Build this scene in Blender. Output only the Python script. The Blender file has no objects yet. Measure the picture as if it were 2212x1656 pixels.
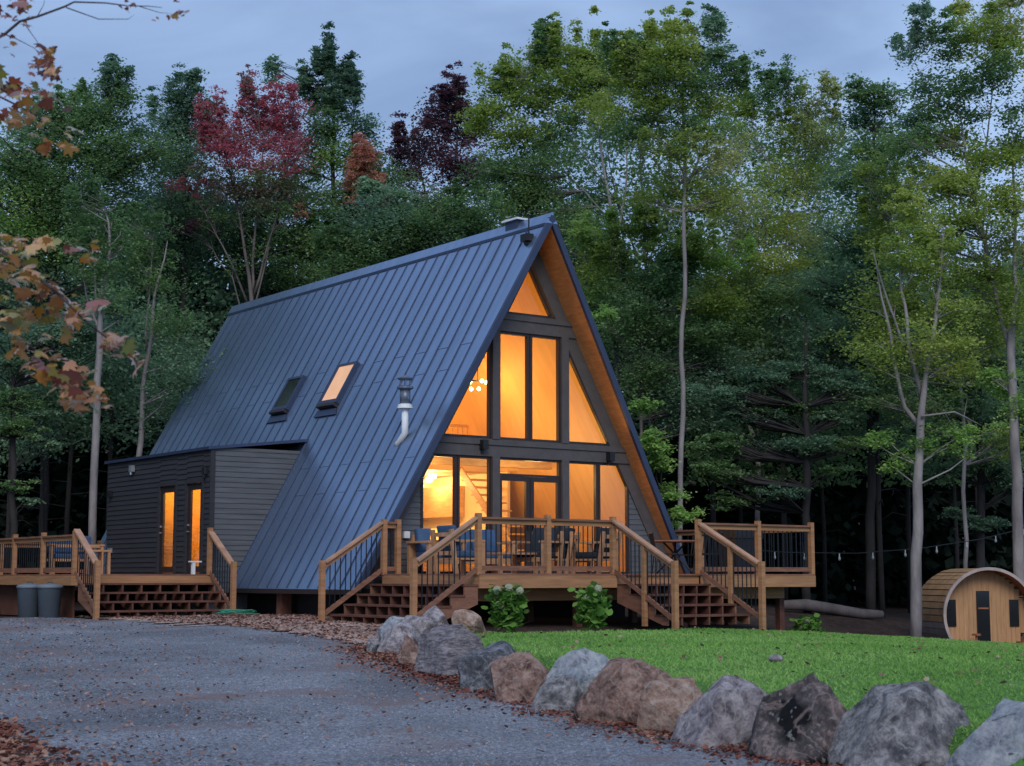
import bpy, bmesh, math, random
import numpy as np
from mathutils import Vector, Matrix, noise
random.seed(7)
RNG = np.random.default_rng(11)
scn = bpy.context.scene
COL = scn.collection
rad = math.radians

# ------------------------------------------------------------------ camera numbers (house frame: deck top z=0, ridge along +Y)
CX, CY, CZ = -21.524, -28.766, -0.081
YAW, PITCH, ROLL, F = 0.632, 0.119, 0.004, 3521.6
SY, CYW = math.sin(YAW), math.cos(YAW)
SP, CP = math.sin(PITCH), math.cos(PITCH)

def rd(R, D):                      # (lateral, depth) on the ground plan -> x, y
    return CX + R * CYW + D * SY, CY - R * SY + D * CYW
def to_rd(x, y):
    dx, dy = x - CX, y - CY
    return dx * CYW - dy * SY, dx * SY + dy * CYW
def at(px, py, D):                 # survey point: sighted pixel at a measured ground distance D
    a, b = (px - 1106) / F, (828 - py) / F
    zc = D / (CP - b * SP)
    R = a * zc
    z = CZ + zc * (SP + b * CP)
    x, y = rd(R, D)
    return Vector((x, y, z))

# ------------------------------------------------------------------ materials
def nt(name):
    m = bpy.data.materials.new(name); m.use_nodes = True
    n = m.node_tree.nodes; n.clear()
    return m, n, m.node_tree.links
def mat(name, col, rough=.6, var=.25, scale=4.0, bump=0.0, bscale=None, metal=0.0, stretch=(1, 1, 1), col2=None, spec=.4, detail=6, emis=None):
    m, n, l = nt(name)
    out = n.new('ShaderNodeOutputMaterial'); b = n.new('ShaderNodeBsdfPrincipled')
    l.new(b.outputs[0], out.inputs[0])
    tc = n.new('ShaderNodeTexCoord'); mp = n.new('ShaderNodeMapping'); mp.inputs['Scale'].default_value = stretch
    l.new(tc.outputs['Object'], mp.inputs[0])
    tx = n.new('ShaderNodeTexNoise'); tx.inputs['Scale'].default_value = scale; tx.inputs['Detail'].default_value = detail
    tx.inputs['Roughness'].default_value = .62
    l.new(mp.outputs[0], tx.inputs['Vector'])
    cr = n.new('ShaderNodeValToRGB')
    c1 = [max(0, c * (1 - var)) for c in col]; c2 = list(col2) if col2 else [c * (1 + var) for c in col]
    cr.color_ramp.elements[0].position = .3; cr.color_ramp.elements[1].position = .7
    cr.color_ramp.elements[0].color = (*c1, 1); cr.color_ramp.elements[1].color = (*c2, 1)
    l.new(tx.outputs['Fac'], cr.inputs[0]); l.new(cr.outputs[0], b.inputs['Base Color'])
    b.inputs['Roughness'].default_value = rough; b.inputs['Metallic'].default_value = metal
    b.inputs['Specular IOR Level'].default_value = spec
    if emis:
        b.inputs['Emission Color'].default_value = (*emis[:3], 1); b.inputs['Emission Strength'].default_value = emis[3]
    if bump:
        t2 = n.new('ShaderNodeTexNoise'); t2.inputs['Scale'].default_value = bscale or scale * 6; t2.inputs['Detail'].default_value = 5
        l.new(mp.outputs[0], t2.inputs['Vector'])
        bp = n.new('ShaderNodeBump'); bp.inputs['Strength'].default_value = bump; bp.inputs['Distance'].default_value = .03
        l.new(t2.outputs['Fac'], bp.inputs['Height']); l.new(bp.outputs[0], b.inputs['Normal'])
    return m
def leafmat(name, cols, trans=.48, rough=None, big=.35):
    """leaf colour: random per leaf, pushed lighter/darker by clump-sized noise"""
    m, n, l = nt(name)
    out = n.new('ShaderNodeOutputMaterial')
    geo = n.new('ShaderNodeNewGeometry'); cr = n.new('ShaderNodeValToRGB')
    e = cr.color_ramp.elements
    while len(e) < len(cols): e.new(.5)
    gain = (1 if 'deep' in name else 2.0) if name.startswith(('leaves_', 'needles')) else 1
    for i, c in enumerate(cols): e[i].position = i / max(1, len(cols) - 1); e[i].color = (*[min(.66, v * gain) for v in c], 1)
    tx = n.new('ShaderNodeTexNoise'); tx.inputs['Scale'].default_value = big; tx.inputs['Detail'].default_value = 3
    l.new(geo.outputs['Position'], tx.inputs['Vector'])
    mr = n.new('ShaderNodeMapRange'); mr.inputs[1].default_value = .3; mr.inputs[2].default_value = .7
    l.new(tx.outputs['Fac'], mr.inputs[0])
    ad = n.new('ShaderNodeMath'); ad.operation = 'MULTIPLY_ADD'; ad.inputs[1].default_value = .30 if name.startswith(('leaves_', 'needles')) else .5
    l.new(geo.outputs['Random Per Island'], ad.inputs[0])
    h = n.new('ShaderNodeMath'); h.operation = 'MULTIPLY'; h.inputs[1].default_value = .70 if name.startswith(('leaves_', 'needles')) else .5
    l.new(mr.outputs[0], h.inputs[0]); l.new(h.outputs[0], ad.inputs[2])
    l.new(ad.outputs[0], cr.inputs[0])
    d = n.new('ShaderNodeBsdfDiffuse'); t = n.new('ShaderNodeBsdfTranslucent'); mx = n.new('ShaderNodeMixShader')
    mx.inputs[0].default_value = trans
    l.new(cr.outputs[0], d.inputs[0]); l.new(cr.outputs[0], t.inputs[0])
    l.new(d.outputs[0], mx.inputs[1]); l.new(t.outputs[0], mx.inputs[2])
    last = mx
    if rough:
        g = n.new('ShaderNodeBsdfGlossy'); g.inputs['Roughness'].default_value = rough; g.inputs['Color'].default_value = (.9, .85, .9, 1)
        lw = n.new('ShaderNodeLayerWeight'); lw.inputs[0].default_value = .3
        mm = n.new('ShaderNodeMath'); mm.operation = 'MULTIPLY_ADD'; mm.inputs[1].default_value = .55; mm.inputs[2].default_value = .05
        l.new(lw.outputs['Facing'], mm.inputs[0])
        m2 = n.new('ShaderNodeMixShader'); l.new(mm.outputs[0], m2.inputs[0]); l.new(mx.outputs[0], m2.inputs[1]); l.new(g.outputs[0], m2.inputs[2]); last = m2
    l.new(last.outputs[0], out.inputs[0])
    return m
def glassmat(name, tint=(1, 1, 1), refl=.05):
    m, n, l = nt(name)
    out = n.new('ShaderNodeOutputMaterial'); t = n.new('ShaderNodeBsdfTransparent'); t.inputs[0].default_value = (*tint, 1)
    g = n.new('ShaderNodeBsdfGlossy'); g.inputs['Roughness'].default_value = .03
    lw = n.new('ShaderNodeFresnel'); lw.inputs[0].default_value = 1.45
    mm = n.new('ShaderNodeMath'); mm.operation = 'MULTIPLY'; mm.inputs[1].default_value = refl * 10
    l.new(lw.outputs[0], mm.inputs[0])
    mx = n.new('ShaderNodeMixShader'); l.new(mm.outputs[0], mx.inputs[0]); l.new(t.outputs[0], mx.inputs[1]); l.new(g.outputs[0], mx.inputs[2])
    l.new(mx.outputs[0], out.inputs[0])
    return m
def emit(name, col, s):
    m, n, l = nt(name)
    out = n.new('ShaderNodeOutputMaterial'); e = n.new('ShaderNodeEmission'); e.inputs[0].default_value = (*col, 1); e.inputs[1].default_value = s
    l.new(e.outputs[0], out.inputs[0]); return m

M = {}
M['roof'] = mat('roof_metal', (.27, .365, .53), .34, .13, 1.6, .10, 1.4, metal=.78, spec=.7, stretch=(.5, 2.2, .4))
M['seam'] = mat('roof_seam', (.05, .07, .13), .4, .1, 3, metal=.3)
M['flash'] = mat('roof_flashing', (.042, .06, .115), .5, .1, 2, spec=.35)
M['siding'] = mat('grey_siding', (.11, .118, .13), .7, .22, 3, .25, 30, stretch=(.4, .4, 6))
M['siding_dark'] = mat('charcoal_siding', (.034, .034, .040), .7, .2, 3, .25, 30, stretch=(.4, .4, 6))
M['trim'] = mat('grey_trim', (.095, .085, .085), .6, .15, 5, .1, 40)
M['frame'] = mat('dark_window_frame', (.035, .026, .026), .45, .15, 6)
M['soffit'] = mat('cedar_soffit', (.68, .27, .085), .6, .2, 5, .2, 30, stretch=(6, .6, .6))
M['deckwood'] = mat('brown_deck_wood', (.25, .115, .07), .65, .3, 3, .3, 24, stretch=(1, 1, 5))
M['fascia'] = mat('cedar_fascia', (.40, .20, .095), .62, .25, 2.5, .25, 20, stretch=(.5, .5, 6))
M['railtop'] = mat('pale_rail_top', (.46, .26, .165), .6, .28, 3, .2, 20)  # paler wood for sloped rails, whose lit tops show
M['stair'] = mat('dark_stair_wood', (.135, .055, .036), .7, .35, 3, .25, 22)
M['baluster'] = mat('black_metal', (.018, .02, .025), .4, .1, 5, metal=.3)
M['pine'] = mat('pine_lining', (.80, .55, .27), .55, .10, 2, .05, 30, stretch=(.4, 3, .4))
M['plaster'] = mat('warm_plaster', (.82, .64, .38), .7, .06, 1.5)
M['oak'] = mat('oak_cabinet', (.60, .38, .17), .5, .2, 3, stretch=(1, 1, 5))
M['floor'] = mat('oak_floor', (.45, .27, .12), .4, .2, 2, stretch=(4, .4, 1))
M['glass'] = glassmat('window_glass', (1, .97, .93), .045)
M['darkglass'] = mat('dark_glass', (.012, .016, .018), .08, .3, .8, spec=.6)
M['rugged'] = mat('steel', (.55, .58, .62), .35, .1, 8, metal=.7)
M['flue'] = mat('grey_flue', (.16, .19, .25), .4, .15, 8, metal=.4)
M['white'] = mat('white_paint', (.78, .8, .82), .5, .05, 6)
M['black'] = mat('black_plastic', (.015, .015, .018), .45, .2, 6)
M['cushion'] = mat('blue_cushion', (.045, .095, .19), .85, .25, 4, .3, 60)
M['cushion_dark'] = mat('charcoal_cushion', (.02, .027, .038), .85, .25, 4, .3, 60)
M['teak'] = mat('teak_frame', (.46, .25, .13), .55, .25, 4, .15, 30)
M['bin'] = mat('grey_bin_plastic', (.07, .088, .108), .5, .12, 3, .1, 20)
M['binlid'] = mat('pale_bin_lid', (.15, .18, .21), .5, .12, 3)
M['concrete'] = mat('concrete', (.26, .26, .27), .85, .2, 4, .3, 30)
M['under'] = mat('underfloor_shade', (.02, .017, .016), .9, .3, 2)  # near-black colour for the shade under the floor, front piers included
M['sauna'] = mat('pale_cedar', (.50, .275, .13), .6, .2, 3, .2, 25, stretch=(4, 4, .5))
M['sauna_stave'] = mat('cedar_staves', (.47, .27, .14), .6, .3, 3, .2, 20)
M['sauna_weather'] = mat('weathered_cedar', (.42, .34, .31), .75, .25, 3, .2, 20)
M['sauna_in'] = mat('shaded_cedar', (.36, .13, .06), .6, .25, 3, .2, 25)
M['bark_pale'] = mat('pale_bark', (.25, .215, .215), .9, .45, 2.2, .6, 14, stretch=(1, 1, .35), col2=(.36, .33, .32))
M['bark_green'] = mat('greenish_bark', (.23, .25, .19), .9, .4, 2.2, .5, 14, stretch=(1, 1, .35))
M['bark_dark'] = mat('dark_bark', (.035, .032, .032), .95, .4, 2.5, .5, 14, stretch=(1, 1, .35))
M['bark_red'] = mat('reddish_bark', (.15, .125, .12), .9, .4, 2.2, .5, 14, stretch=(1, 1, .35))
M['bulb_off'] = mat('clear_bulb', (.34, .37, .38), .2, .05, 5, spec=.6)
M['hose'] = mat('green_hose', (.05, .28, .17), .5, .3, 20)
M['paper'] = mat('paper_white', (.75, .76, .78), .8, .05, 6)
M['bulb'] = emit('lit_bulb', (1, .80, .42), 14)
M['candle'] = emit('candle_glow', (1, .45, .08), 2.2)
G_DARK = leafmat('leaves_dark_green', [(0.051, 0.093, 0.064), (0.107, 0.177, 0.111), (0.182, 0.270, 0.164)])  # greyed and slightly bluish to stand in for haze among the trees
G_MID = leafmat('leaves_mid_green', [(.043, .085, .038), (.098, .165, .068), (.175, .25, .105)])
G_YEL = leafmat('leaves_yellow_green', [(.078, .125, .032), (.185, .245, .06), (.31, .34, .10)])
G_BRIGHT = leafmat('leaves_bright_green', [(.075, .15, .042), (.18, .285, .08), (.31, .41, .13)])
G_BLUE = leafmat('needles_blue_green', [(0.034, 0.067, 0.059), (0.083, 0.142, 0.115), (0.145, 0.225, 0.172)])
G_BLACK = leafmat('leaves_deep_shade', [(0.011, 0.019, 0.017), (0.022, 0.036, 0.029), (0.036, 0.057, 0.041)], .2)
G_RED = leafmat('leaves_crimson', [(.15, .05, .06), (.29, .085, .105), (.40, .16, .185)])
G_PURP = leafmat('leaves_purple', [(.045, .026, .036), (.085, .044, .058), (.13, .07, .082)])
G_DULL = leafmat('leaves_dull_red_green', [(0.081, 0.104, 0.064), (0.156, 0.118, 0.093), (0.257, 0.109, 0.118)])  # this and the next two are muted in place of haze
G_ORG = leafmat('leaves_rusty_orange', [(0.178, 0.070, 0.049), (0.399, 0.154, 0.108), (0.518, 0.242, 0.166)])
G_AMBER = leafmat('leaves_olive_amber', [(0.110, 0.155, 0.066), (0.246, 0.276, 0.116), (0.415, 0.336, 0.165)])
L_OR = leafmat('maple_leaf_orange', [(.38, .085, .012), (.78, .28, .03), (.80, .40, .07)], .5, .5, 3)
L_YG = leafmat('maple_leaf_yellow_green', [(.13, .16, .02), (.40, .38, .05), (.65, .38, .05)], .5, .5, 3)
L_RB = leafmat('maple_leaf_red_brown', [(.09, .022, .02), (.28, .06, .03), (.50, .13, .04)], .35, .42, 3)
M['twig'] = mat('twig_bark', (.06, .045, .045), .8, .3, 10)
M['litter_tan'] = leafmat('fallen_leaf_tan', [(.13, .055, .045), (.30, .165, .13), (.50, .38, .32)], .1, None, 2)
M['litter_red'] = leafmat('fallen_leaf_red', [(.09, .03, .03), (.25, .10, .075), (.48, .31, .22)], .1, None, 1)

# ------------------------------------------------------------------ object helpers
def world(o):
    v = Vector((0, 0, 0))
    while o is not None:
        v += o.location; o = o.parent
    return v
def thing(name, label, cat, loc=(0, 0, 0), group=None):
    o = bpy.data.objects.new(name, None); COL.objects.link(o); o.location = loc; o.empty_display_size = .2
    o['label'] = label; o['category'] = cat
    if group: o['group'] = group
    return o
def tag(o, label, cat, group=None):
    o['label'] = label; o['category'] = cat
    if group: o['group'] = group
    return o
class MB:
    def __init__(s): s.v = []; s.f = []; s.mi = []; s.cm = 0
    def face(s, pts):
        i = len(s.v); s.v += [tuple(p) for p in pts]; s.f.append(tuple(range(i, i + len(pts)))); s.mi.append(s.cm)
    def box(s, x0, x1, y0, y1, z0, z1):
        i = len(s.v)
        s.v += [(x0, y0, z0), (x1, y0, z0), (x1, y1, z0), (x0, y1, z0), (x0, y0, z1), (x1, y0, z1), (x1, y1, z1), (x0, y1, z1)]
        for q in ((0, 3, 2, 1), (4, 5, 6, 7), (0, 1, 5, 4), (1, 2, 6, 5), (2, 3, 7, 6), (3, 0, 4, 7)):
            s.f.append(tuple(i + k for k in q)); s.mi.append(s.cm)
        return s
    def hexa(s, b, t):      # bottom 4 pts, top 4 pts
        i = len(s.v); s.v += [tuple(p) for p in b] + [tuple(p) for p in t]
        for q in ((0, 3, 2, 1), (4, 5, 6, 7), (0, 1, 5, 4), (1, 2, 6, 5), (2, 3, 7, 6), (3, 0, 4, 7)):
            s.f.append(tuple(i + k for k in q)); s.mi.append(s.cm)
        return s
    def bar(s, p, q, w, h, up=(0, 0, 1)):   # rectangular bar p->q, w across, h along up
        p, q, up = Vector(p), Vector(q), Vector(up); d = (q - p).normalized(); a = d.cross(up).normalized() * (w / 2); u = a.cross(d).normalized() * (h / 2)
        return s.hexa([p - a - u, p + a - u, q + a - u, q - a - u], [p - a + u, p + a + u, q + a + u, q - a + u])
    def prism(s, poly, fn0, fn1):           # poly 2d -> two caps
        n = len(poly); i = len(s.v)
        s.v += [tuple(fn0(*p)) for p in poly] + [tuple(fn1(*p)) for p in poly]
        s.f.append(tuple(range(i + n - 1, i - 1, -1))); s.f.append(tuple(range(i + n, i + 2 * n))); s.mi += [s.cm] * 2
        for k in range(n):
            j = (k + 1) % n; s.f.append((i + k, i + j, i + n + j, i + n + k)); s.mi.append(s.cm)
        return s
    def ring(s, poly, inner, fn0, fn1):
        n = len(poly)
        for k in range(n):
            j = (k + 1) % n
            s.hexa([fn0(*poly[k]), fn0(*poly[j]), fn0(*inner[j]), fn0(*inner[k])], [fn1(*poly[k]), fn1(*poly[j]), fn1(*inner[j]), fn1(*inner[k])])
        return s
    def tube(s, pts, rr, n=6, cap=True):
        pts = [Vector(p) for p in pts]; base = len(s.v)
        ref = Vector((.31, .92, .2))
        for k, p in enumerate(pts):
            d = (pts[min(k + 1, len(pts) - 1)] - pts[max(k - 1, 0)]).normalized()
            a = d.cross(ref)
            if a.length < .1: a = d.cross(Vector((1, 0, 0)))
            a.normalize(); b = d.cross(a); r = rr[k] if hasattr(rr, '__len__') else rr
            for j in range(n):
                t = 2 * math.pi * j / n; s.v.append(tuple(p + a * (r * math.cos(t)) + b * (r * math.sin(t))))
        for k in range(len(pts) - 1):
            for j in range(n):
                j2 = (j + 1) % n; s.f.append((base + k * n + j, base + k * n + j2, base + (k + 1) * n + j2, base + (k + 1) * n + j)); s.mi.append(s.cm)
        if cap:
            s.f.append(tuple(base + j for j in range(n - 1, -1, -1))); s.f.append(tuple(base + (len(pts) - 1) * n + j for j in range(n))); s.mi += [s.cm] * 2
        return s
    def lathe(s, c, prof, n=20):            # prof: (r, z)
        c = Vector(c); base = len(s.v)
        for r, z in prof:
            for j in range(n):
                t = 2 * math.pi * j / n; s.v.append((c.x + r * math.cos(t), c.y + r * math.sin(t), c.z + z))
        for k in range(len(prof) - 1):
            for j in range(n):
                j2 = (j + 1) % n; s.f.append((base + k * n + j, base + k * n + j2, base + (k + 1) * n + j2, base + (k + 1) * n + j)); s.mi.append(s.cm)
        s.f.append(tuple(base + j for j in range(n - 1, -1, -1))); s.f.append(tuple(base + (len(prof) - 1) * n + j for j in range(n))); s.mi += [s.cm] * 2
        return s
    def build(s, name, m, parent=None, smooth=False, local=False, bevel=0):
        off = Vector((0, 0, 0)) if (local or parent is None) else world(parent)
        me = bpy.data.meshes.new(name)
        me.from_pydata([(a - off.x, b - off.y, c - off.z) for a, b, c in s.v], [], s.f)
        for mm in (m if isinstance(m, (list, tuple)) else [m]): me.materials.append(mm)
        if isinstance(m, (list, tuple)): me.polygons.foreach_set('material_index', s.mi)
        if smooth: me.polygons.foreach_set('use_smooth', [True] * len(me.polygons))
        bm = bmesh.new(); bm.from_mesh(me); bmesh.ops.recalc_face_normals(bm, faces=bm.faces)
        if bevel:
            bmesh.ops.remove_doubles(bm, verts=bm.verts, dist=1e-5)
            bmesh.ops.bevel(bm, geom=list(bm.edges), offset=bevel, segments=2, affect='EDGES', profile=.6)
        bm.to_mesh(me); bm.free(); me.update()
        o = bpy.data.objects.new(name, me); COL.objects.link(o)
        if parent is not None: o.parent = parent
        return o
def copy_tree(o, parent=None):
    c = o.copy(); COL.objects.link(c)
    if parent is not None: c.parent = parent
    for ch in list(o.children): copy_tree(ch, c)
    return c
def npmesh(name, verts, faces_n, mats, mi=None, parent=None, smooth=False):
    """verts (N,k,3) -> N separate k-gons"""
    N, k = verts.shape[:2]
    me = bpy.data.meshes.new(name)
    me.vertices.add(N * k); me.vertices.foreach_set('co', verts.reshape(-1).astype(np.float32))
    me.loops.add(N * k); me.loops.foreach_set('vertex_index', np.arange(N * k, dtype=np.int32))
    me.polygons.add(N); me.polygons.foreach_set('loop_start', (np.arange(N) * k).astype(np.int32)); me.polygons.foreach_set('loop_total', np.full(N, k, np.int32))
    for m in mats: me.materials.append(m)
    if mi is not None: me.polygons.foreach_set('material_index', mi.astype(np.int32))
    me.update(calc_edges=True); me.validate()
    o = bpy.data.objects.new(name, me); COL.objects.link(o)
    if parent is not None: o.parent = parent
    return o
def leaves(c, size, up=.5, aspect=.55, shape='quad'):
    """c (N,3) centres -> (N,k,3) leaf outlines at random tilts"""
    N = len(c)
    nrm = RNG.normal(size=(N, 3)); nrm[:, 2] = np.abs(nrm[:, 2]) + up; nrm /= np.linalg.norm(nrm, axis=1)[:, None]
    t = RNG.normal(size=(N, 3)); t -= nrm * (t * nrm).sum(1)[:, None]; t /= np.linalg.norm(t, axis=1)[:, None]
    b = np.cross(nrm, t)
    s = (size * RNG.uniform(.6, 1.35, N))[:, None]
    if shape == 'quad':
        o = [(-.5, 0), (.05, -.5 * aspect), (.5, 0), (.05, .5 * aspect)]
    elif shape == 'hex':
        o = [(-.5, 0), (-.2, -.5 * aspect), (.2, -.42 * aspect), (.5, 0), (.2, .42 * aspect), (-.2, .5 * aspect)]
    else:               # maple
        o = [(-.5, 0), (-.38, -.12), (-.42, -.42), (-.15, -.30), (.02, -.50), (.10, -.20), (.30, -.22), (.5, 0), (.30, .22), (.10, .20), (.02, .50), (-.15, .30), (-.42, .42), (-.38, .12)]
    out = np.stack([c + s * (u * t + v * b) for u, v in o], 1)
    if shape == 'maple': out += np.stack([nrm * s * (-.75 * (u * u * .6 + v * v)) for u, v in o], 1)
    return out

# ------------------------------------------------------------------ ground heights (thin plate through levelled points)
def tps(P):
    P = np.array(P, float); xy, z = P[:, :2], P[:, 2]; n = len(P)
    def U(r2): return np.where(r2 > 0, r2 * np.log(np.maximum(r2, 1e-9)), 0)
    K = U(((xy[:, None] - xy[None]) ** 2).sum(-1)) + np.eye(n) * 8.0
    A = np.zeros((n + 3, n + 3)); A[:n, :n] = K; A[:n, n] = 1; A[:n, n + 1:] = xy; A[n, :n] = 1; A[n + 1:, :n] = xy.T
    w = np.linalg.solve(A, np.concatenate([z, np.zeros(3)]))
    def f(R, D):
        R, D = np.asarray(R, float), np.asarray(D, float)
        r2 = (R[..., None] - xy[:, 0]) ** 2 + (D[..., None] - xy[:, 1]) ** 2
        return (U(r2) * w[:n]).sum(-1) + w[n] + w[n + 1] * R + w[n + 2] * D
    return f
_g = tps([(-8, 0, -1.75), (0, 0, -1.75), (8, 0, -1.8), (-20, 5, -1.75), (-4, 13.5, -1.6), (2, 13.5, -1.62), (-12, 14, -1.6), (4.5, 13, -1.7), (0, 19, -1.42), (-6, 19, -1.42),
          (-3, 25, -1.2), (-8, 25, -1.2), (-4, 30, -1.02), (-10, 33, -.97), (-7, 36, -.92), (-12, 40, -.95), (-20, 40, -.95), (0, 31, -1.0), (2, 34, -1.0), (6, 37, -1.2),
          (5, 22, -1.6), (9, 24, -1.7), (7, 30, -1.5), (12, 32, -2.0), (12.3, 42, -2.25), (7.5, 43, -1.12), (9.5, 47, -1.1), (2, 43, -1.0), (-14, 52, -.95), (0, 60, -.9),
          (14, 56, -1.3), (24, 44, -2.2), (20, 25, -2.2), (-30, 60, -1), (30, 65, -1.2), (-30, 20, -1.3)])
def smooth01(x): x = np.clip(x, 0, 1); return x * x * (3 - 2 * x)
def gz(R, D):
    R, D = np.asarray(R, float), np.asarray(D, float)
    far = smooth01((np.hypot(R, D - 30) - 34) / 30)
    return _g(R, D) * (1 - far) + (-1.2) * far + 13 * smooth01((D - 68) / 50)
_l = tps([(-.6, 28.5, -1.03), (4, 30.5, -1.05), (6.2, 33.5, -1.19), (10.5, 32, -1.42), (14, 30, -1.6), (0, 24, -1.07), (.6, 20, -1.10), (1.8, 17.4, -1.12), (3, 15.8, -1.12), (3.9, 13.6, -1.30), (8, 20, -1.12), (8, 26, -1.2),
          (4, 24, -1.06), (6, 11, -1.35), (12, 18, -1.3)])
def zxy(x, y):
    R, D = to_rd(x, y); return float(gz(R, D))

def sheet(name, us, vs, fz, m, keep=None, fxy=None, kind='structure'):
    U_, V_ = np.meshgrid(us, vs, indexing='ij'); Z = fz(U_, V_)
    X = CX + U_ * CYW + V_ * SY; Y = CY - U_ * SY + V_ * CYW
    nu, nv = U_.shape
    idx = np.arange(nu * nv).reshape(nu, nv)
    q = np.stack([idx[:-1, :-1], idx[1:, :-1], idx[1:, 1:], idx[:-1, 1:]], -1).reshape(-1, 4)
    if keep is not None:
        cu = (U_[:-1, :-1] + U_[1:, 1:]) / 2; cv = (V_[:-1, :-1] + V_[1:, 1:]) / 2
        q = q[keep(cu, cv).reshape(-1)]
    used, inv = np.unique(q, return_inverse=True); q = inv.reshape(q.shape)
    P = np.stack([X, Y, Z], -1).reshape(-1, 3)[used]
    me = bpy.data.meshes.new(name); me.from_pydata(P.tolist(), [], q.tolist()); me.materials.append(m)
    me.polygons.foreach_set('use_smooth', [True] * len(me.polygons)); me.update()
    o = bpy.data.objects.new(name, me); COL.objects.link(o); o['kind'] = kind
    return o
def inpoly(R, D, poly):
    R, D = np.asarray(R), np.asarray(D); ins = np.zeros(R.shape, bool); n = len(poly)
    for i in range(n):
        x1, y1 = poly[i]; x2, y2 = poly[(i + 1) % n]
        c = ((y1 > D) != (y2 > D)) & (R < (x2 - x1) * (D - y1) / (y2 - y1 + 1e-12) + x1)
        ins ^= c
    return ins
#GROUND
def groundmat(name, cols, sc, bump, sc2=None, speck=None, rough=.9):
    m, n, l = nt(name)
    out = n.new('ShaderNodeOutputMaterial'); b = n.new('ShaderNodeBsdfPrincipled'); l.new(b.outputs[0], out.inputs[0])
    b.inputs['Roughness'].default_value = rough; b.inputs['Specular IOR Level'].default_value = .25
    tc = n.new('ShaderNodeTexCoord')
    v = n.new('ShaderNodeTexVoronoi'); v.inputs['Scale'].default_value = sc; l.new(tc.outputs['Object'], v.inputs['Vector'])
    cr = n.new('ShaderNodeValToRGB'); e = cr.color_ramp.elements
    while len(e) < len(cols): e.new(.5)
    for i, c in enumerate(cols): e[i].position = i / (len(cols) - 1); e[i].color = (*c, 1)
    sx = n.new('ShaderNodeSeparateColor'); l.new(v.outputs['Color'], sx.inputs[0])
    l.new(sx.outputs[0], cr.inputs[0])
    big = n.new('ShaderNodeTexNoise'); big.inputs['Scale'].default_value = sc2 or .35; big.inputs['Detail'].default_value = 5
    l.new(tc.outputs['Object'], big.inputs['Vector'])
    mr = n.new('ShaderNodeMapRange'); mr.inputs[1].default_value = .3; mr.inputs[2].default_value = .7; mr.inputs[3].default_value = .62; mr.inputs[4].default_value = 1.32
    l.new(big.outputs['Fac'], mr.inputs[0])
    mx = n.new('ShaderNodeVectorMath'); mx.operation = 'SCALE'; l.new(cr.outputs[0], mx.inputs[0]); l.new(mr.outputs[0], mx.inputs['Scale'])
    last = mx.outputs[0]
    if speck:
        f = n.new('ShaderNodeTexNoise'); f.inputs['Scale'].default_value = speck[1]; f.inputs['Detail'].default_value = 6; l.new(tc.outputs['Object'], f.inputs['Vector'])
        mp = n.new('ShaderNodeMapRange'); mp.inputs[1].default_value = speck[2]; mp.inputs[2].default_value = speck[2] + .12; l.new(f.outputs['Fac'], mp.inputs[0])
        mc = n.new('ShaderNodeMix'); mc.data_type = 'RGBA'; l.new(mp.outputs[0], mc.inputs[0]); l.new(last, mc.inputs[6]); mc.inputs[7].default_value = (*speck[0], 1)
        last = mc.outputs[2]
    l.new(last, b.inputs['Base Color'])
    bp = n.new('ShaderNodeBump'); bp.inputs['Strength'].default_value = bump; bp.inputs['Distance'].default_value = .03; bp.invert = True
    l.new(v.outputs['Distance'], bp.inputs['Height']); l.new(bp.outputs[0], b.inputs['Normal'])
    return m
M['gravel'] = groundmat('blue_grey_gravel', [(.10, .108, .128), (.165, .176, .205), (.22, .234, .268), (.33, .345, .38)], 48, .5, .45, ((.21, .165, .165), .55, .55))
M['chips'] = groundmat('leaf_strewn_chips', [(.18, .115, .09), (.36, .24, .20), (.46, .33, .275), (.55, .43, .38)], 22, .5, .6)
M['forest_floor'] = groundmat('forest_floor', [(.025, .015, .012), (.05, .03, .024), (.08, .05, .04)], 9, .5, .4)
M['lawn'] = groundmat('lawn_soil_green', [(.06, .14, .03), (.10, .22, .05), (.12, .26, .06)], 30, .3, .45)

rr = np.concatenate([np.linspace(-120, -22, 25), np.linspace(-20, 22, 100), np.linspace(24, 120, 25)])
dd = np.concatenate([np.linspace(-25, 4, 12), np.linspace(5, 60, 120), np.linspace(63, 190, 30)])
sheet('ground', rr, dd, lambda R, D: gz(R, D) - .03 - .35 * inpoly(R, D, [(2.0, 20), (4.2, 15.8), (5.6, 13), (16, 10), (16, 30), (6.2, 32), (1, 27.5)]), M['forest_floor'])
DRIVE = [(-40, -8), (6.5, -8), (5.6, 6), (4.2, 11.5), (2.4, 14.3), (.9, 17), (-.5, 20.3), (-1.5, 23.2), (-2.4, 26.2), (-3.7, 28.9), (-5.6, 31.6), (-7.4, 33.6), (-9.2, 35.2), (-13.5, 36.3), (-22, 37), (-40, 36)]
CHIPS = [(-9.4, 35.6), (-7.6, 33.2), (-5.8, 31.2), (-3.8, 28.5), (-2.3, 25.8), (-1.2, 26.2), (-.6, 28.6), (-1.2, 30), (-3.0, 32.5), (-3.4, 36), (-7.4, 36.2)]
def jit(R, D): 
    return .25 * np.sin(R * 3.1 + D * 1.7) + .18 * np.sin(R * 7.3 - D * 5.1)
us = np.linspace(-26, 7, 280); vs = np.linspace(-2, 37, 300)
sheet('driveway', us, vs, lambda R, D: gz(R, D) + .012 + .02 * np.sin(R * 1.9 + .6 * D) * np.sin(D * 1.3), M['gravel'], lambda R, D: inpoly(R + .5 * jit(R, D), D + jit(R, D), DRIVE))
us = np.linspace(-11, 0, 150); vs = np.linspace(24, 37, 170)
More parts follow.
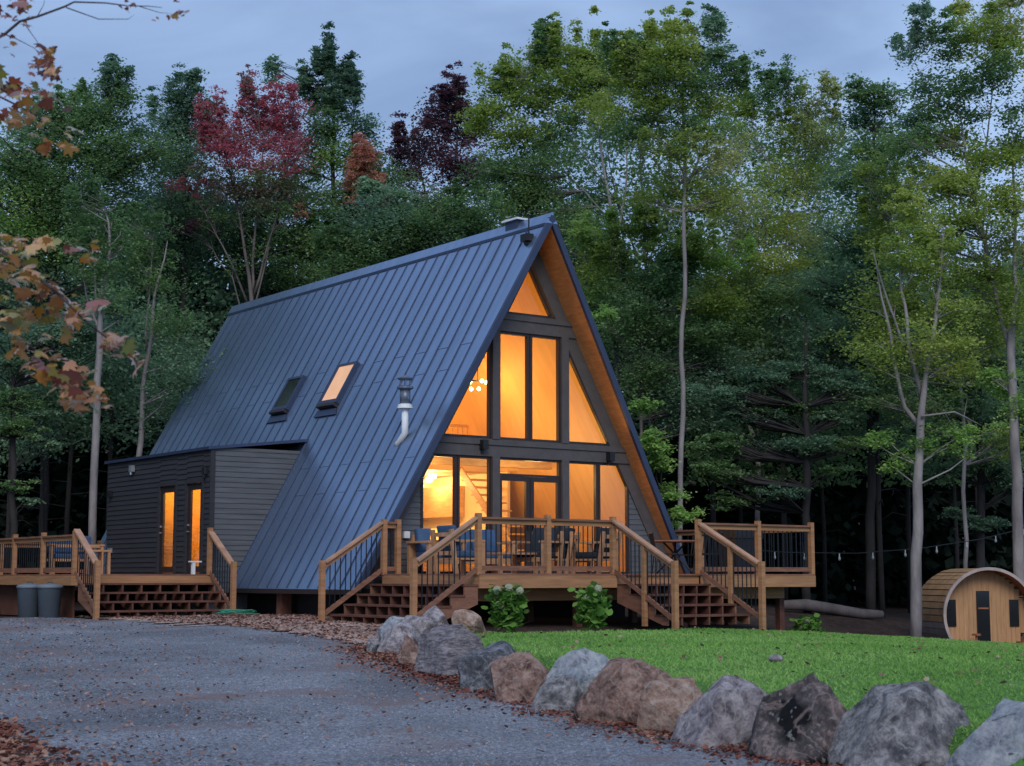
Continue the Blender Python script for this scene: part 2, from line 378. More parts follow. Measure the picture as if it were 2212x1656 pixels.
sheet('path', us, vs, lambda R, D: gz(R, D) + .035, M['chips'], lambda R, D: inpoly(R + jit(R, D), D + jit(R, D), CHIPS))
LAWN = [(-1.3, 26.3), (-.5, 22.8), (.0, 20.2), (.7, 17.8), (1.4, 16.2), (2.1, 14.9), (2.8, 13.6), (3.5, 12.3), (4.6, 11.0), (16, 10), (16, 31), (12.5, 34), (9, 35.2), (6.3, 35.3), (4.4, 32.2), (2.6, 30.2), (.8, 28.9), (-.9, 28.6)]
def lawnz(R, D):
    e = smooth01((D - 31 - .25 * np.minimum(R, 8)) / 6)
    edge = np.interp(D, [11, 12.3, 13.6, 14.9, 16.2, 17.8, 20.2, 22.8, 26.3], [4.6, 3.5, 2.8, 2.1, 1.4, .7, .0, -.5, -1.3])
    return _l(R, np.minimum(D, 34)) - .25 * e - .45 * (1 - smooth01((np.asarray(R) - edge) / .75)) * smooth01((27 - D) / 4)
us = np.linspace(-1, 16, 120); vs = np.linspace(10, 36, 160)
sheet('lawn', us, vs, lawnz, M['lawn'], lambda R, D: inpoly(R, D, LAWN))
#GRASS
def grass():
    N = 260000
    # denser near the camera so that blades stay pixel sized
    D = 11 + 24.5 * RNG.random(N) ** 1.5; R = RNG.uniform(-1, 16, N)
    k = inpoly(R, D, LAWN) & (np.abs(R / D) < .36); R, D = R[k], D[k]; n = len(R)
    z = lawnz(R, D); x, y = rd(R, D)
    clump = np.sin(R * 2.3 + D * .7) * np.sin(D * 1.9 - R) * .25 + 1
    h = RNG.uniform(.018, .048, n) * clump; w = RNG.uniform(.006, .012, n) * (.6 + D / 28)
    a = RNG.uniform(0, 2 * np.pi, n); lean = RNG.normal(0, .03, (n, 2))
    p = np.stack([x, y, z - .005], -1); d = np.stack([np.cos(a) * w, np.sin(a) * w, 0 * w], -1)
    tip = p + np.stack([lean[:, 0], lean[:, 1], h], -1)
    v = np.stack([p - d, p + d, tip], 1)
    o = npmesh('grass', v, 3, [leafmat('grass_blades', [(.15, .30, .07), (.26, .48, .115), (.42, .60, .20)], .35, None, .35)])
    o['kind'] = 'stuff'; o['label'] = 'short bright green mown grass covering the lawn'; o['category'] = 'grass'
grass()
#LITTER
def litter(name, n, region, size, m, label, fz=gz, lift=.03, dens=None):
    R, D = region(n); x, y = rd(R, D); z = fz(R, D) + lift + RNG.uniform(0, .02, len(R))
    v = leaves(np.stack([x, y, z], -1), size, 1.6, .75, 'hex')
    o = npmesh(name, v, 6, [m]); o['kind'] = 'stuff'; o['label'] = label; o['category'] = 'fallen leaves'
ROCKLINE = np.array([(4.2, 11.8), (2.5, 14.0), (1.0, 16.7), (-.4, 20.0), (-1.4, 23.0), (-2.3, 25.9)])
def along_rocks(n):
    t = RNG.uniform(0, len(ROCKLINE) - 1.001, n); i = t.astype(int); f = (t - i)[:, None]
    p = ROCKLINE[i] * (1 - f) + ROCKLINE[i + 1] * f
    off = np.abs(RNG.normal(0, .42, n)) - .15
    return p[:, 0] - off * .85, p[:, 1] - off * .5
litter('fallen_leaves', 8500, along_rocks, .046, M['litter_red'], 'red and amber fallen leaves drifted along the foot of the boulders')
def on_drive(n):
    D = 11 + 24 * RNG.random(n * 2) ** 1.3; R = RNG.uniform(-.34, .2, n * 2) * D
    pr = np.clip(.10 + .9 * smooth01((-R / D - .02) / .25) * (.5 + .5 * np.sin(R * 1.3 + D * .9) * np.sin(D * .55)), .05, 1)
    k = inpoly(R, D, DRIVE) & (RNG.random(n * 2) < pr); return R[k], D[k]
litter('fallen_leaves', 7500, on_drive, .042, M['litter_tan'], 'tan and brown dry leaves scattered over the grey gravel driveway')
def on_chips(n):
    R = RNG.uniform(-10, 0, n * 3); D = RNG.uniform(24, 37, n * 3); k = inpoly(R, D, CHIPS); return R[k], D[k]
litter('fallen_leaves', 5200, on_chips, .07, M['litter_tan'], 'pale dry leaves lying on the tan path before the wooden steps')
def corner_heap(n):
    D = RNG.uniform(11.5, 16.5, n); R = -.315 * D + np.abs(RNG.normal(0, .5, n)) * (1.2 - (D - 11.5) / 6) - .25; return R, D
litter('fallen_leaves', 2600, corner_heap, .075, M['litter_red'], 'heap of rust coloured leaves at the near left edge of the gravel')
def on_lawn(n):
    D = 12.5 + 20 * RNG.random(n); R = RNG.uniform(-.5, 10, n); k = inpoly(R, D, LAWN); return R[k], D[k]
litter('fallen_leaves', 420, on_lawn, .06, M['litter_tan'], 'few scattered tan leaves lying on the mown lawn', lawnz, .03)
def pebbles():
    n = 16000; D = 11 + 18 * RNG.random(n) ** 1.6; R = RNG.uniform(-.34, .16, n) * D
    k = inpoly(R, D, DRIVE); R, D = R[k], D[k]; n = len(R); x, y = rd(R, D); z = gz(R, D) + .018
    s = RNG.uniform(.006, .017, n)[:, None]; c = np.stack([x, y, z], -1)
    a = RNG.uniform(0, 6.28, n); o = np.stack([np.cos(a), np.sin(a), 0 * a], -1); p = np.stack([-np.sin(a), np.cos(a), 0 * a], -1); up = np.array([0, 0, 1.])
    A, B, C_, T = c + o * s, c + (-.5 * o + .87 * p) * s, c + (-.6 * o - .7 * p) * s, c + up * s * .9 + o * s * .2
    v = np.concatenate([np.stack(q, 1) for q in ((A, B, T), (B, C_, T), (C_, A, T))])
    m = leafmat('pebble_stone', [(.10, .115, .15), (.21, .235, .30), (.42, .45, .52)], 0, None, 3)
    o = npmesh('gravel', v, 3, [m]); o['kind'] = 'stuff'; o['label'] = 'loose blue grey stones on the driveway'; o['category'] = 'gravel'
pebbles()

#HOUSE
H, K, ZB, L = 7.872, .561, -.316, 14.66
T_ = .11; HI = H - T_ / math.sin(math.atan(K))          # inner apex
def yf(z): t = (H - z) / (H - ZB); return -(.861 * (1 - t) + .32 * t)
house = thing('a_frame_house', 'steep A-frame cabin with blue metal roof and glowing amber gable windows', 'house', (0, 0, ZB))
YS, YE, XS, ZS, ZS2 = 5.272, 11.19, -5.123, 3.113, 2.869
def roof_side(s):
    b = MB()
    # slab
    Wb, Wi = (H - ZB) * K, (HI - ZB) * K
    o = [(0, yf(H), H), (0, L, H), (s * Wb, L, ZB), (s * Wb, yf(ZB), ZB)]
    i = [(0, yf(H), HI), (0, L, HI), (s * Wi, L, ZB), (s * Wi, yf(ZB), ZB)]
    b.hexa(o, i)
    nx = Vector((s * 1, 0, K)).normalized()
    def on(y, z, h): return Vector((s * (H - z) * K, y, z)) + nx * h
    yy = -.15
    j = 0
    while yy < L - .1:
        zlo = ZB + .02
        if s < 0 and YS - .02 < yy < YE + .02: zlo = ZS + .05
        b.cm = 1; b.bar(on(yy, H - .12, .006), on(yy, zlo, .006), .026, .03, nx)
        if s < 0:
            for zr, par in ((4.98, 0), (4.42, 1), (2.45, 0), (1.80, 1)):
                if j % 2 == par and not (YS - .5 < yy < YE + .02 and zr < ZS + .1):
                    b.cm = 0; b.bar(on(yy + .03, zr, .003), on(yy + .42, zr, .003), .035, .014, nx)
        b.cm = 0; yy += .45; j += 1
    return b
house_roof = roof_side(-1).build('roof', [M['roof'], M['seam']], house)
house_roof['label'] = 'blue grey standing seam metal roof slope facing the driveway'
b = roof_side(1).build('roof', [M['roof'], M['seam']], house)
b = MB()       # ridge cap
b.hexa([(-.145, yf(H) - .02, H - .205), (.145, yf(H) - .02, H - .205), (.145, L + .02, H - .205), (-.145, L + .02, H - .205)],
       [(-.012, yf(H) - .02, H + .045), (.012, yf(H) - .02, H + .045), (.012, L + .02, H + .045), (-.012, L + .02, H + .045)])
b.cm = 1
for sx in (-1, 1): b.box(*sorted((sx * .142, sx * .16)), yf(H) + .06, L, H - .26, H - .195)
b.build('ridge_cap', [M['roof'], M['seam']], house)
for s in (-1, 1):  # rake flashing + soffit
    b = MB(); nx = Vector((s, 0, K)).normalized()
    def on(y, z, h): return Vector((s * (H - z) * K, y, z)) + nx * h
    z0, z1 = H - .02, ZB
    b.hexa([on(yf(z0) - .03, z0, -.115), on(yf(z0) + .05, z0, -.115), on(yf(z1) + .05, z1, -.115), on(yf(z1) - .03, z1, -.115)],
           [on(yf(z0) - .03, z0, .022), on(yf(z0) + .05, z0, .022), on(yf(z1) + .05, z1, .022), on(yf(z1) - .03, z1, .022)])
    b.build('rake_board', M['flash'], house)
    b = MB(); g = .006
    top = [(s * g * 0, yf(HI) + .05, HI - g * 2), (0, .02, HI - g * 2), (s * ((HI - ZB) * K - g), .02, ZB), (s * ((HI - ZB) * K - g), yf(ZB) + .05, ZB)]
    b.face(top)
    b.build('soffit', M['soffit'], house)
b = MB(); b.box(-(H - ZB) * K - .02, -(H - ZB) * K + .1, yf(ZB), L, ZB - .10, ZB - .004); b.build('eave_flashing', M['frame'], house)
# --- gable front (plane Y=0)
def fy(y): return lambda x, z: (x, y, z)
def xi(z): return (HI - z) * K - .004
b = MB()
for s in (-1, 1):
    P = lambda x, z: (s * x, z)
    pol = [P(xi(7.1), 7.1), P(xi(0), -.02), P(xi(0) - .30, -.02), P(xi(7.1) - .18, 7.1)]
    # board following the roof, .30 wide
    pol = [P(xi(7.35), 7.35), P(xi(-.3), -.3), P(xi(-.3) - .36, -.3), P(max(0, xi(6.98) - .36), 6.98), P(0, 7.35)]
    b.prism(pol, fy(-.05), fy(.06))
b.build('rake_trim', M['trim'], house)
for z0, z1, y in ((2.53, 2.91, -.085), (5.31, 5.70, -.085)):
    b = MB(); b.prism([(-xi(z0) + .01, z0), (xi(z0) - .01, z0), (xi(z1) - .01, z1), (-xi(z1) + .01, z1)], fy(y), fy(.075))
    zm = (z0 + z1) / 2
    b.prism([(-xi(z0) + .02, z1 - .13), (xi(z0) - .14, z1 - .13), (xi(z1) - .02, z1 - .02), (-xi(z1) + .02, z1 - .02)], fy(y - .03), fy(y - .002))
    b.build('beam', M['trim'], house)
for s in (-1, 1):
    for z0, z1 in ((0, 2.53), (2.91, 5.31)):
        b = MB(); x0, x1 = sorted((s * .86, s * 1.05)); b.box(x0, x1, -.11, .08, z0, z1); b.build('post', M['trim'], house)
def sidingpoly(name, xl, xr, z0, z1, y, m, parent, ax='x', step=.12, outdir=-1):
    b = MB(); z = z0
    while z < z1 - .01:
        zt = min(z + step, z1)
        a0, a1, c0, c1 = xl(z), xr(z), xl(zt), xr(zt)
        if a1 > a0:
            c1 = max(c1, c0 + .002)
            if ax == 'x': f = lambda u, zz, o: (u, y + outdir * o * .75, zz)
            else: f = lambda u, zz, o: (y + outdir * o, u, zz)
            b.hexa([f(a0, z, .028), f(a1, z, .028), f(a1, z, -.01), f(a0, z, -.01)], [f(c0, zt, .008), f(c1, zt, .008), f(c1, zt, -.01), f(c0, zt, -.01)])
        z = zt
    return b.build(name, m, parent)
for s in (-1, 1):
    lo = (lambda z: 2.84) if s > 0 else (lambda z: -(xi(z) - .25))
    hi = (lambda z: xi(z) - .25) if s > 0 else (lambda z: -2.84)
    sidingpoly('siding', lo, hi, -.3, 2.02, 0, M['siding'], house)
# windows
def inset(poly, w):
    n = len(poly); c = Vector((sum(p[0] for p in poly) / n, sum(p[1] for p in poly) / n)); L_ = []
    for k in range(n):
        p, q = Vector(poly[k]), Vector(poly[(k + 1) % n]); d = (q - p).normalized(); nn = Vector((-d.y, d.x))
        if (c - p).dot(nn) < 0: nn = -nn
        L_.append((p + nn * w, d))
    out = []
    for k in range(n):
        p, d = L_[k - 1]; q, e = L_[k]; den = d.x * e.y - d.y * e.x; t = ((q.x - p.x) * e.y - (q.y - p.y) * e.x) / den
        out.append(tuple(p + d * t))
    return out
def window(poly, w=.05, name='window', y0=-.04, y1=.05, fn=fy, glass=None, parent=house):
    inn = inset(poly, w); b = MB(); b.ring(poly, inn, fn(y0), fn(y1)); o = b.build(name, M['frame'], parent)
    g = MB(); g.face([fn((y0 + y1) / 2)(*p) for p in inn]); g.build('pane', glass or M['glass'], o)
    return o
window([(0, 6.90), (-.68, 5.70), (.68, 5.70)], .06)
for s in (-1, 1):
    X = lambda *a: [(s * x, z) for x, z in a]
    window(X((.012, 2.91), (.86, 2.91), (.86, 5.31), (.012, 5.31)), .06)
    window(X((1.05, 2.91), (2.36, 2.91), (1.05, 5.14)), .06)
    window(X((1.05, .0), (1.925, .0), (1.925, 2.53), (1.05, 2.53)), .055)
    window(X((1.945, .0), (2.85, .0), (2.85, 2.02), (2.56, 2.53), (1.945, 2.53)), .055)
window([(-.86, 2.13), (.86, 2.13), (.86, 2.53), (-.86, 2.53)], .05)
for s in (-1, 1):
    o = window([(s * .008, .02), (s * .86, .02), (s * .86, 2.125), (s * .008, 2.125)], .10, 'door', -.045, .03)
    h = MB(); h.box(*sorted((s * .05, s * .08)), -.09, -.046, .95, 1.12); h.build('handle', M['black'], o)
# rear gable, floor, interior
b = MB(); b.prism([(0, HI), (xi(ZB), ZB), (-xi(ZB), ZB)], fy(L - .3), fy(L - .15)); b.build('rear_wall', M['siding'], house)
b = MB()
for s in (-1, 1):
    b.face([(0, .08, HI - .05), (0, 10.4, HI - .05), (s * (xi(0) - .05), 10.4, 0), (s * (xi(0) - .05), .08, 0)])
b.build('pine_ceiling', M['pine'], house)
b = MB(); b.prism([(0, HI - .06), (xi(.0) - .06, 0), (-xi(0) + .06, 0)], fy(10.4), fy(10.5)); b.build('inner_wall', M['plaster'], house)
b = MB(); b.box(-4.2, 4.2, .08, 10.4, -.25, -.02); b.build('floor', M['floor'], house)
b = MB(); b.prism([(-xi(2.78) + .06, 2.6), (xi(2.78) - .06, 2.6), (xi(2.78) - .06, 2.78), (-xi(2.78) + .06, 2.78)], fy(5.2), fy(10.39)); b.build('loft_floor', M['plaster'], house)
b = MB(); b.box(-2.5, 2.5, 2.4, 2.58, 2.52, 2.76); b.box(-1.08, 1.08, 3.2, 3.38, 5.2, 5.42); b.build('ceiling_beam', M['oak'], house)
rl = MB(); rl.box(-1.98, 1.98, 5.2, 5.26, 3.72, 3.78)
for i in range(27): rl.box(-1.95 + i * .15, -1.925 + i * .15, 5.215, 5.24, 2.78, 3.72)
rl.build('loft_railing', M['oak'], house)
st = MB()
for i in range(13): st.box(1.75, 2.5, 2.5 + i * .22, 2.78 + i * .22, .2 * i + .16, .2 * i + .2)
st.cm = 1; st.bar((1.72, 2.4, .1), (1.72, 5.2, 2.65), .05, .17); st.build('inner_stair', [M['oak'], M['oak']], house)
# shed dormer room on the left
sh = MB()
xr_ = lambda z: -(H - z) * K - .02
sidingpoly('siding', lambda z: XS, lambda z: -(H - z) * K + .05, ZB - .1, 2.90, YS, M['siding'], house)
b = MB(); b.hexa([(XS - .02, YS - .04, ZB - .1), (XS + .10, YS - .04, ZB - .1), (XS + .10, YS - .029, ZB - .1), (XS - .02, YS - .029, ZB - .1)], [(XS - .02, YS - .04, 2.84), (XS + .10, YS - .04, 2.84), (XS + .10, YS - .029, 2.84), (XS - .02, YS - .029, 2.84)])
b.build('corner_board', M['siding_dark'], house)
# wall with two glazed doors, openings left free
DOORS = [(5.58, 6.46), (7.02, 7.98)]
def wallrun(y0, y1, z0, z1): sidingpoly('siding', lambda z: y0, lambda z: y1, z0, z1, XS, M['siding_dark'], house, 'y')
wallrun(YS, DOORS[0][0], -.3, 2.84); wallrun(DOORS[0][1], DOORS[1][0], -.3, 2.84); wallrun(DOORS[1][1], YE, -.3, 2.84)
for a, c in DOORS: wallrun(a, c, 2.13, 2.84); wallrun(a, c, -.3, .0)
for k, (a, c) in enumerate(DOORS):
    fx = lambda y: (lambda u, z: (XS + y, u, z))
    b = MB(); b.ring([(a - .06, 0), (c + .06, 0), (c + .06, 2.19), (a - .06, 2.19)], [(a + .03, .03), (c - .03, .03), (c - .03, 2.1), (a + .03, 2.1)], fx(-.05), fx(.1)); fr = b.build('door_frame', M['siding_dark'], house)
    o = window([(a + .035, .035), (c - .035, .035), (c - .035, 2.095), (a + .035, 2.095)], .15, 'door', .0, .05, fx)
    h = MB(); h.box(XS - .05, XS, c - .13, c - .09, .98, 1.0); h.box(XS - .04, XS - .001, c - .13, c - .09, 1.12, 1.16); h.build('handle', M['rugged'], o)
b = MB(); b.box(-5.1, -2.5, YE - .12, YE, -.3, 2.8); b.build('end_wall', M['siding_dark'], house)
b = MB(); b.hexa([(XS - .09, YS - .08, ZS2 - .04), (-2.6, YS - .08, ZS + .02), (-2.6, YE + .1, ZS + .02), (XS - .09, YE + .1, ZS2 - .04)], [(XS - .09, YS - .08, ZS2 + .03), (-2.6, YS - .08, ZS + .09), (-2.6, YE + .1, ZS + .09), (XS - .09, YE + .1, ZS2 + .03)])
b.build('dormer_roof', M['seam'], house)
b = MB(); b.face([(-4.5, YS + .05, 0), (-4.5, YE - .15, 0), (-2.9, YE - .15, 2.75), (-2.9, YS + .05, 2.75)]); b.face([(-5.1, YS + .04, -.01), (-4.4, YS + .04, -.01), (-4.4, YE - .14, -.01), (-5.1, YE - .14, -.01)]); b.face([(-5.08, YS + .06, 2.70), (-2.85, YS + .06, 2.76), (-2.85, YE - .14, 2.76), (-5.08, YE - .14, 2.70)])
b.face([(-5.0, 8.4, 0), (-4.3, 8.4, 0), (-2.9, 8.4, 2.74), (-5.0, 8.4, 2.7)]); b.build('dormer_lining', M['pine'], house)
b = MB(); b.box(-4.75, -4.45, 7.72, 7.98, .85, 1.0); b.box(-4.75, -4.45, 7.75, 7.95, 1.25, 1.5); b.box(-4.47, -4.45, 7.7, 8.0, .02, 1.55); b.build('wall_shelf', M['deckwood'], house)
# skylights on the left slope
def roofpt(px, py):
    d = (at(px, py, 30) - Vector((CX, CY, CZ))).normalized(); o = Vector((CX, CY, CZ))
    # plane  -x = (H-z)K  ->  x - K z + H K = 0
    t = -(o.x - K * o.z + H * K) / (d.x - K * d.z); return o + d * t
NXL = Vector((-1, 0, K)).normalized()
for (p0, p1, lit) in ((((614, 882), (643, 826)), 0, 0), (((719, 868), (755, 797)), 0, 1)):
    a, c = roofpt(*p0[0]) if isinstance(p0[0], tuple) else None, roofpt(*p0[1])
    ym = (a.y + c.y) / 2 + 0; z0, z1 = a.z - .02, c.z + .02; hw = .33 if not lit else .36
    fn = lambda h: (lambda y, z: tuple(Vector((-(H - z) * K, y, z)) + NXL * h))
    pol = [(ym - hw, z0), (ym + hw, z0), (ym + hw, z1), (ym - hw, z1)]
    b = MB(); b.ring([(ym - hw - .07, z0 - .09), (ym + hw + .07, z0 - .09), (ym + hw + .07, z1 + .06), (ym - hw - .07, z1 + .06)], pol, fn(.0), fn(.12)); o = b.build('skylight', M['flash'], house)
    g = MB(); g.face([fn(.10)(*p) for p in pol]); g.build('pane', mat('skylight_glow', (.7, .42, .26), .6, .12, 3, emis=(1, .50, .22, .42)) if lit else M['darkglass'], o)  # lit pane glows by emission, standing in for room light behind it
    h = MB(); h.prism([(ym - hw - .05, z0 - .17), (ym + hw + .05, z0 - .17), (ym + hw + .05, z0 - .10), (ym - hw - .05, z0 - .10)], fn(.0), fn(.15)); h.build('sill', M['frame'], o)
    h = MB(); h.prism([(ym - hw - .2, z0 - .36), (ym + hw + .12, z0 - .36), (ym + hw + .07, z0 - .2), (ym - hw - .07, z0 - .2)], fn(.02), fn(.045)); h.build('apron', M['flash'], o)
# stove pipe with elbow
e0 = roofpt(853, 962); D0 = to_rd(e0.x, e0.y)[1]
rise = roofpt(868, 948)
ex = e0 + Vector((-.30, -.02, .10))
pz = [at(875, y, D0 - .25) for y in (938, 881, 843, 818)]
base = pz[0]
b = MB(); b.tube([e0 + Vector((.05, 0, 0)), e0 * .6 + base * .4 + Vector((-.0, 0, -.06)), base + Vector((0, 0, .02)), pz[1]], [.075] * 4, 12)
flue = b.build('flue_pipe', M['white'], house, True)
b = MB(); b.lathe(pz[1], [(.09, -.03), (.17, -.02), (.15, .06), (.09, .09)], 16); b.build('collar', M['white'], flue)
b = MB(); b.lathe(pz[1], [(.115, .08), (.115, pz[2].z - pz[1].z)], 16); b.build('upper_pipe', M['flue'], flue, True)
b = MB(); hz = pz[2].z - pz[1].z; b.lathe(pz[1], [(.12, hz), (.18, hz + .03), (.18, hz + .07), (.12, hz + .09)], 16)
for k in range(6):
    t = k * math.pi / 3; c = Vector((pz[1].x + .12 * math.cos(t), pz[1].y + .12 * math.sin(t), pz[1].z + hz + .08)); b.tube([c, c + Vector((0, 0, .17))], .014, 5)
b.lathe(pz[1], [(.15, hz + .22), (.17, hz + .25), (.05, hz + .31)], 16); b.build('rain_cap', M['flue'], flue)
# boxed vent behind the ridge and the pole with a small device
c = at(1146, 475, 35.9); yv = .0
b = MB(); b.box(-.10, .18, .3, .75, H - .3, H + .08); b.build('ridge_vent', M['flash'], house)
b = MB(); b.box(-.16, .24, .22, .82, H + .08, H + .125); b.build('vent_lid', M['white'], house)
b = MB(); q = roofpt(1147, 512); b.tube([q + Vector((-.06, 0, -.05)), q + Vector((-.06, 0, .45))], .018, 6); b.box(q.x - .20, q.x - .02, q.y - .13, q.y + .13, q.z - .12, q.z + .04); b.lathe((q.x - .1, q.y, q.z - .2), [(.07, 0), (.09, .06)], 10); b.build('antenna', M['black'], house)
# lamps and boxes on the walls
for px, py in ((990, 966), (1296, 988)):
    p = at(px, py, 35.8 if px < 1100 else 37.4); b = MB(); b.box(p.x - .07, p.x + .07, -.24, -.09, p.z - .11, p.z + .09); b.box(p.x - .035, p.x + .035, -.12, -.05, p.z - .2, p.z + .05); b.build('wall_lamp', M['black'], house)
b = MB(); b.box(-3.30, -3.16, -.10, -.03, .74, .88); b.build('outlet_box', M['white'], house)
for y_, z_, w_ in ((9.55, 2.62, .07), (5.40, 2.35, .06), (10.9, 2.05, .05)):
    b = MB(); b.box(XS - .13, XS - .03, y_ - w_, y_ + w_, z_ - .08, z_ + .08); b.tube([(XS - .10, y_, z_ - .08), (XS - .10, y_, z_ - .15)], .03, 8); b.build('wall_lamp', M['rugged'] if y_ == 9.55 else M['black'], house)
b = MB(); b.box(XS - .09, XS - .03, 10.75, 10.95, .55, .67); b.build('outlet_box', M['rugged'], house)
# crawl space piers
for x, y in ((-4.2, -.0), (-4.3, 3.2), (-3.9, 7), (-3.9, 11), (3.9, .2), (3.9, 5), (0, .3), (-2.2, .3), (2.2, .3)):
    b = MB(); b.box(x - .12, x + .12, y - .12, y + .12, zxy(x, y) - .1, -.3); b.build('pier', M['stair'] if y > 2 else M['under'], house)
b = MB(); b.box(-4.0, 4.0, 1.5, 14.4, -1.3, -.33); b.build('crawl_space_shade_block', M['under'], house)  # dark block filling the open crawl space in place of its shade
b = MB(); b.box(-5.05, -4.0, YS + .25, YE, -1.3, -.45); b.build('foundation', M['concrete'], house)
# interior things
ch = thing('chandelier', 'cluster of glowing globe bulbs hanging behind the upper left gable window', 'lamp', tuple(at(1032, 832, 39)))
hub = world(ch)
b = MB(); b.tube([hub + Vector((0, 0, .1)), hub + Vector((0, 0, 1.6))], .01, 5); b.box(hub.x - .25, hub.x + .25, hub.y - .02, hub.y + .02, hub.z + .08, hub.z + .11); b.build('rod', M['black'], ch)
for dx, dy, dz in ((-.22, 0, .05), (-.12, .1, -.10), (.05, -.1, .09), (.10, .1, -.08), (.24, 0, .08)):
    b = MB(); b.lathe(hub + Vector((dx, dy, dz)), [(.01, -.045), (.03, -.035), (.045, 0), (.03, .035), (.01, .045)], 10); b.build('bulb', M['bulb'], ch, True)
b = MB(); b.box(2.62, 2.70, 4.4, 10.35, 0, 2.58); b.build('inner_wall', M['plaster'], house)
kc = thing('kitchen_cabinet', 'pale wood kitchen cabinets seen through the lower left gable windows', 'cabinet', (2.3, 7, 0))
b = MB(); b.box(2.0, 2.6, 5.0, 8.2, 0, .9); b.build('base_unit', M['oak'], kc); b = MB(); b.box(1.96, 2.61, 4.96, 8.22, .9, .95); b.build('worktop', M['white'], kc)
b = MB(); b.box(2.25, 2.61, 6.3, 8.2, 1.5, 2.3); b.build('wall_unit', M['oak'], kc)
b = MB(); b.box(.9, 1.5, 5.2, 6.8, 0, .92); b.build('island', M['oak'], kc)
b = MB(); b.box(1.9, 2.61, 8.3, 9.1, 0, 2.1); b.box(1.885, 1.899, 8.68, 8.70, .3, 1.9); tag(b.build('refrigerator', M['rugged']), 'tall steel refrigerator at the end of the kitchen cabinets indoors', 'refrigerator')
di = thing('dining_table', 'wooden dining table indoors behind the glazed double door', 'table', (-.2, 2.2, 0))
b = MB(); b.box(-.8, .9, 1.8, 2.7, .72, .77); b.build('tabletop', M['oak'], di)
for x in (-.72, .82):
    for y in (1.87, 2.63): b = MB(); b.box(x - .04, x + .04, y - .04, y + .04, 0, .72); b.build('leg', M['oak'], di)
pw = [(1.15, 5.6, 2.42), (.6, 6.4, 2.42), (1.9, 6.9, 2.42), (-.4, 7.2, 2.42), (2.2, 8.6, 2.42)]
for p in pw:
    b = MB(); b.lathe(p, [(.02, .12), (.09, .10), (.10, .0), (.02, -.02)], 10); tag(b.build('ceiling_light', M['bulb'], None, True), 'small round light glowing under the loft ceiling', 'ceiling light', 'lights under the loft ceiling')
def lamp(loc, power, col=(1, .52, .10), r=.25):
    power *= 1.7
    d = bpy.data.lights.new('lamp_light', 'POINT'); d.energy = power; d.color = col; d.shadow_soft_size = r
    o = bpy.data.objects.new('lamp_light', d); COL.objects.link(o); o.location = loc; return o
LP = 1.0
lamp((0, 3.2, 3.6), 62 * LP, r=.9); lamp((.3, 6.8, 4.3), 60 * LP, r=.7); lamp((hub.x, hub.y, hub.z - .2), 22 * LP)
lamp((-1.2, 1.8, 2.15), 34 * LP, (1, .64, .23)); lamp((1.2, 1.4, 2.2), 30 * LP, (1, .64, .23))
for p in pw: lamp((p[0], p[1], p[2] - .1), 22 * LP, (1, .66, .28), .06)
lamp((-4.4, 6.1, 2.2), 42 * LP); lamp((-4.4, 7.5, 2.2), 42 * LP)

#DECK
Y0 = -3.9; XL, XM, XN, XR = -4.05, -.8, 1.48, 4.8
deck = thing('wooden_deck', 'brown wooden deck with railings and two flights of steps before the glazed gable', 'deck', (0, -2, -1))
b = MB(); y = Y0 - .02; 
while y < -.12:
    b.box(XL - .02, XR + .02, y, y + .135, -.032, 0); y += .141
b.box(3.6, XR + .02, .12, 1.3, -.032, 0); b.build('deck_floor', M['deckwood'], deck)
def fas(p, q, z0=-.27, z1=-.034, t=.045):
    b = MB(); b.bar(Vector((*p, (z0 + z1) / 2)), Vector((*q, (z0 + z1) / 2)), t, z1 - z0); return b.build('fascia', M['fascia'], deck)
fas((XL - .03, Y0), (XM + .03, Y0)); fas((XM + .06, Y0 + .05), (XN - .03, Y0 + .05)); fas((XN, Y0), (XR + .03, Y0)); fas((XL, Y0 + .03), (XL, -.5)); fas((XR, Y0 + .03), (XR, 1.3))
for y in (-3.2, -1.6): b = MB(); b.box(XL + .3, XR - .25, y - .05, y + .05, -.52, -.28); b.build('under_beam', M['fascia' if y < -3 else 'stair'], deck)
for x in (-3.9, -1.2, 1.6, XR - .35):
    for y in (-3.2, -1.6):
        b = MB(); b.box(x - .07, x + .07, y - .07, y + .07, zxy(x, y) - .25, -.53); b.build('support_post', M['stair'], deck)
def post(parent, x, y, z0, z1, w=.10, cap=True):
    b = MB(); b.box(x - w / 2, x + w / 2, y - w / 2, y + w / 2, z0, z1); o = b.build('post', M['fascia'], parent)
    if cap:
        b = MB(); b.hexa([(x - .07, y - .07, z1), (x + .07, y - .07, z1), (x + .07, y + .07, z1), (x - .07, y + .07, z1)], [(x - .03, y - .03, z1 + .07), (x + .03, y - .03, z1 + .07), (x + .03, y + .03, z1 + .07), (x - .03, y + .03, z1 + .07)]); b.build('post_cap', M['deckwood'], o) if parent.parent is None and parent['category'] and False else None
    return o
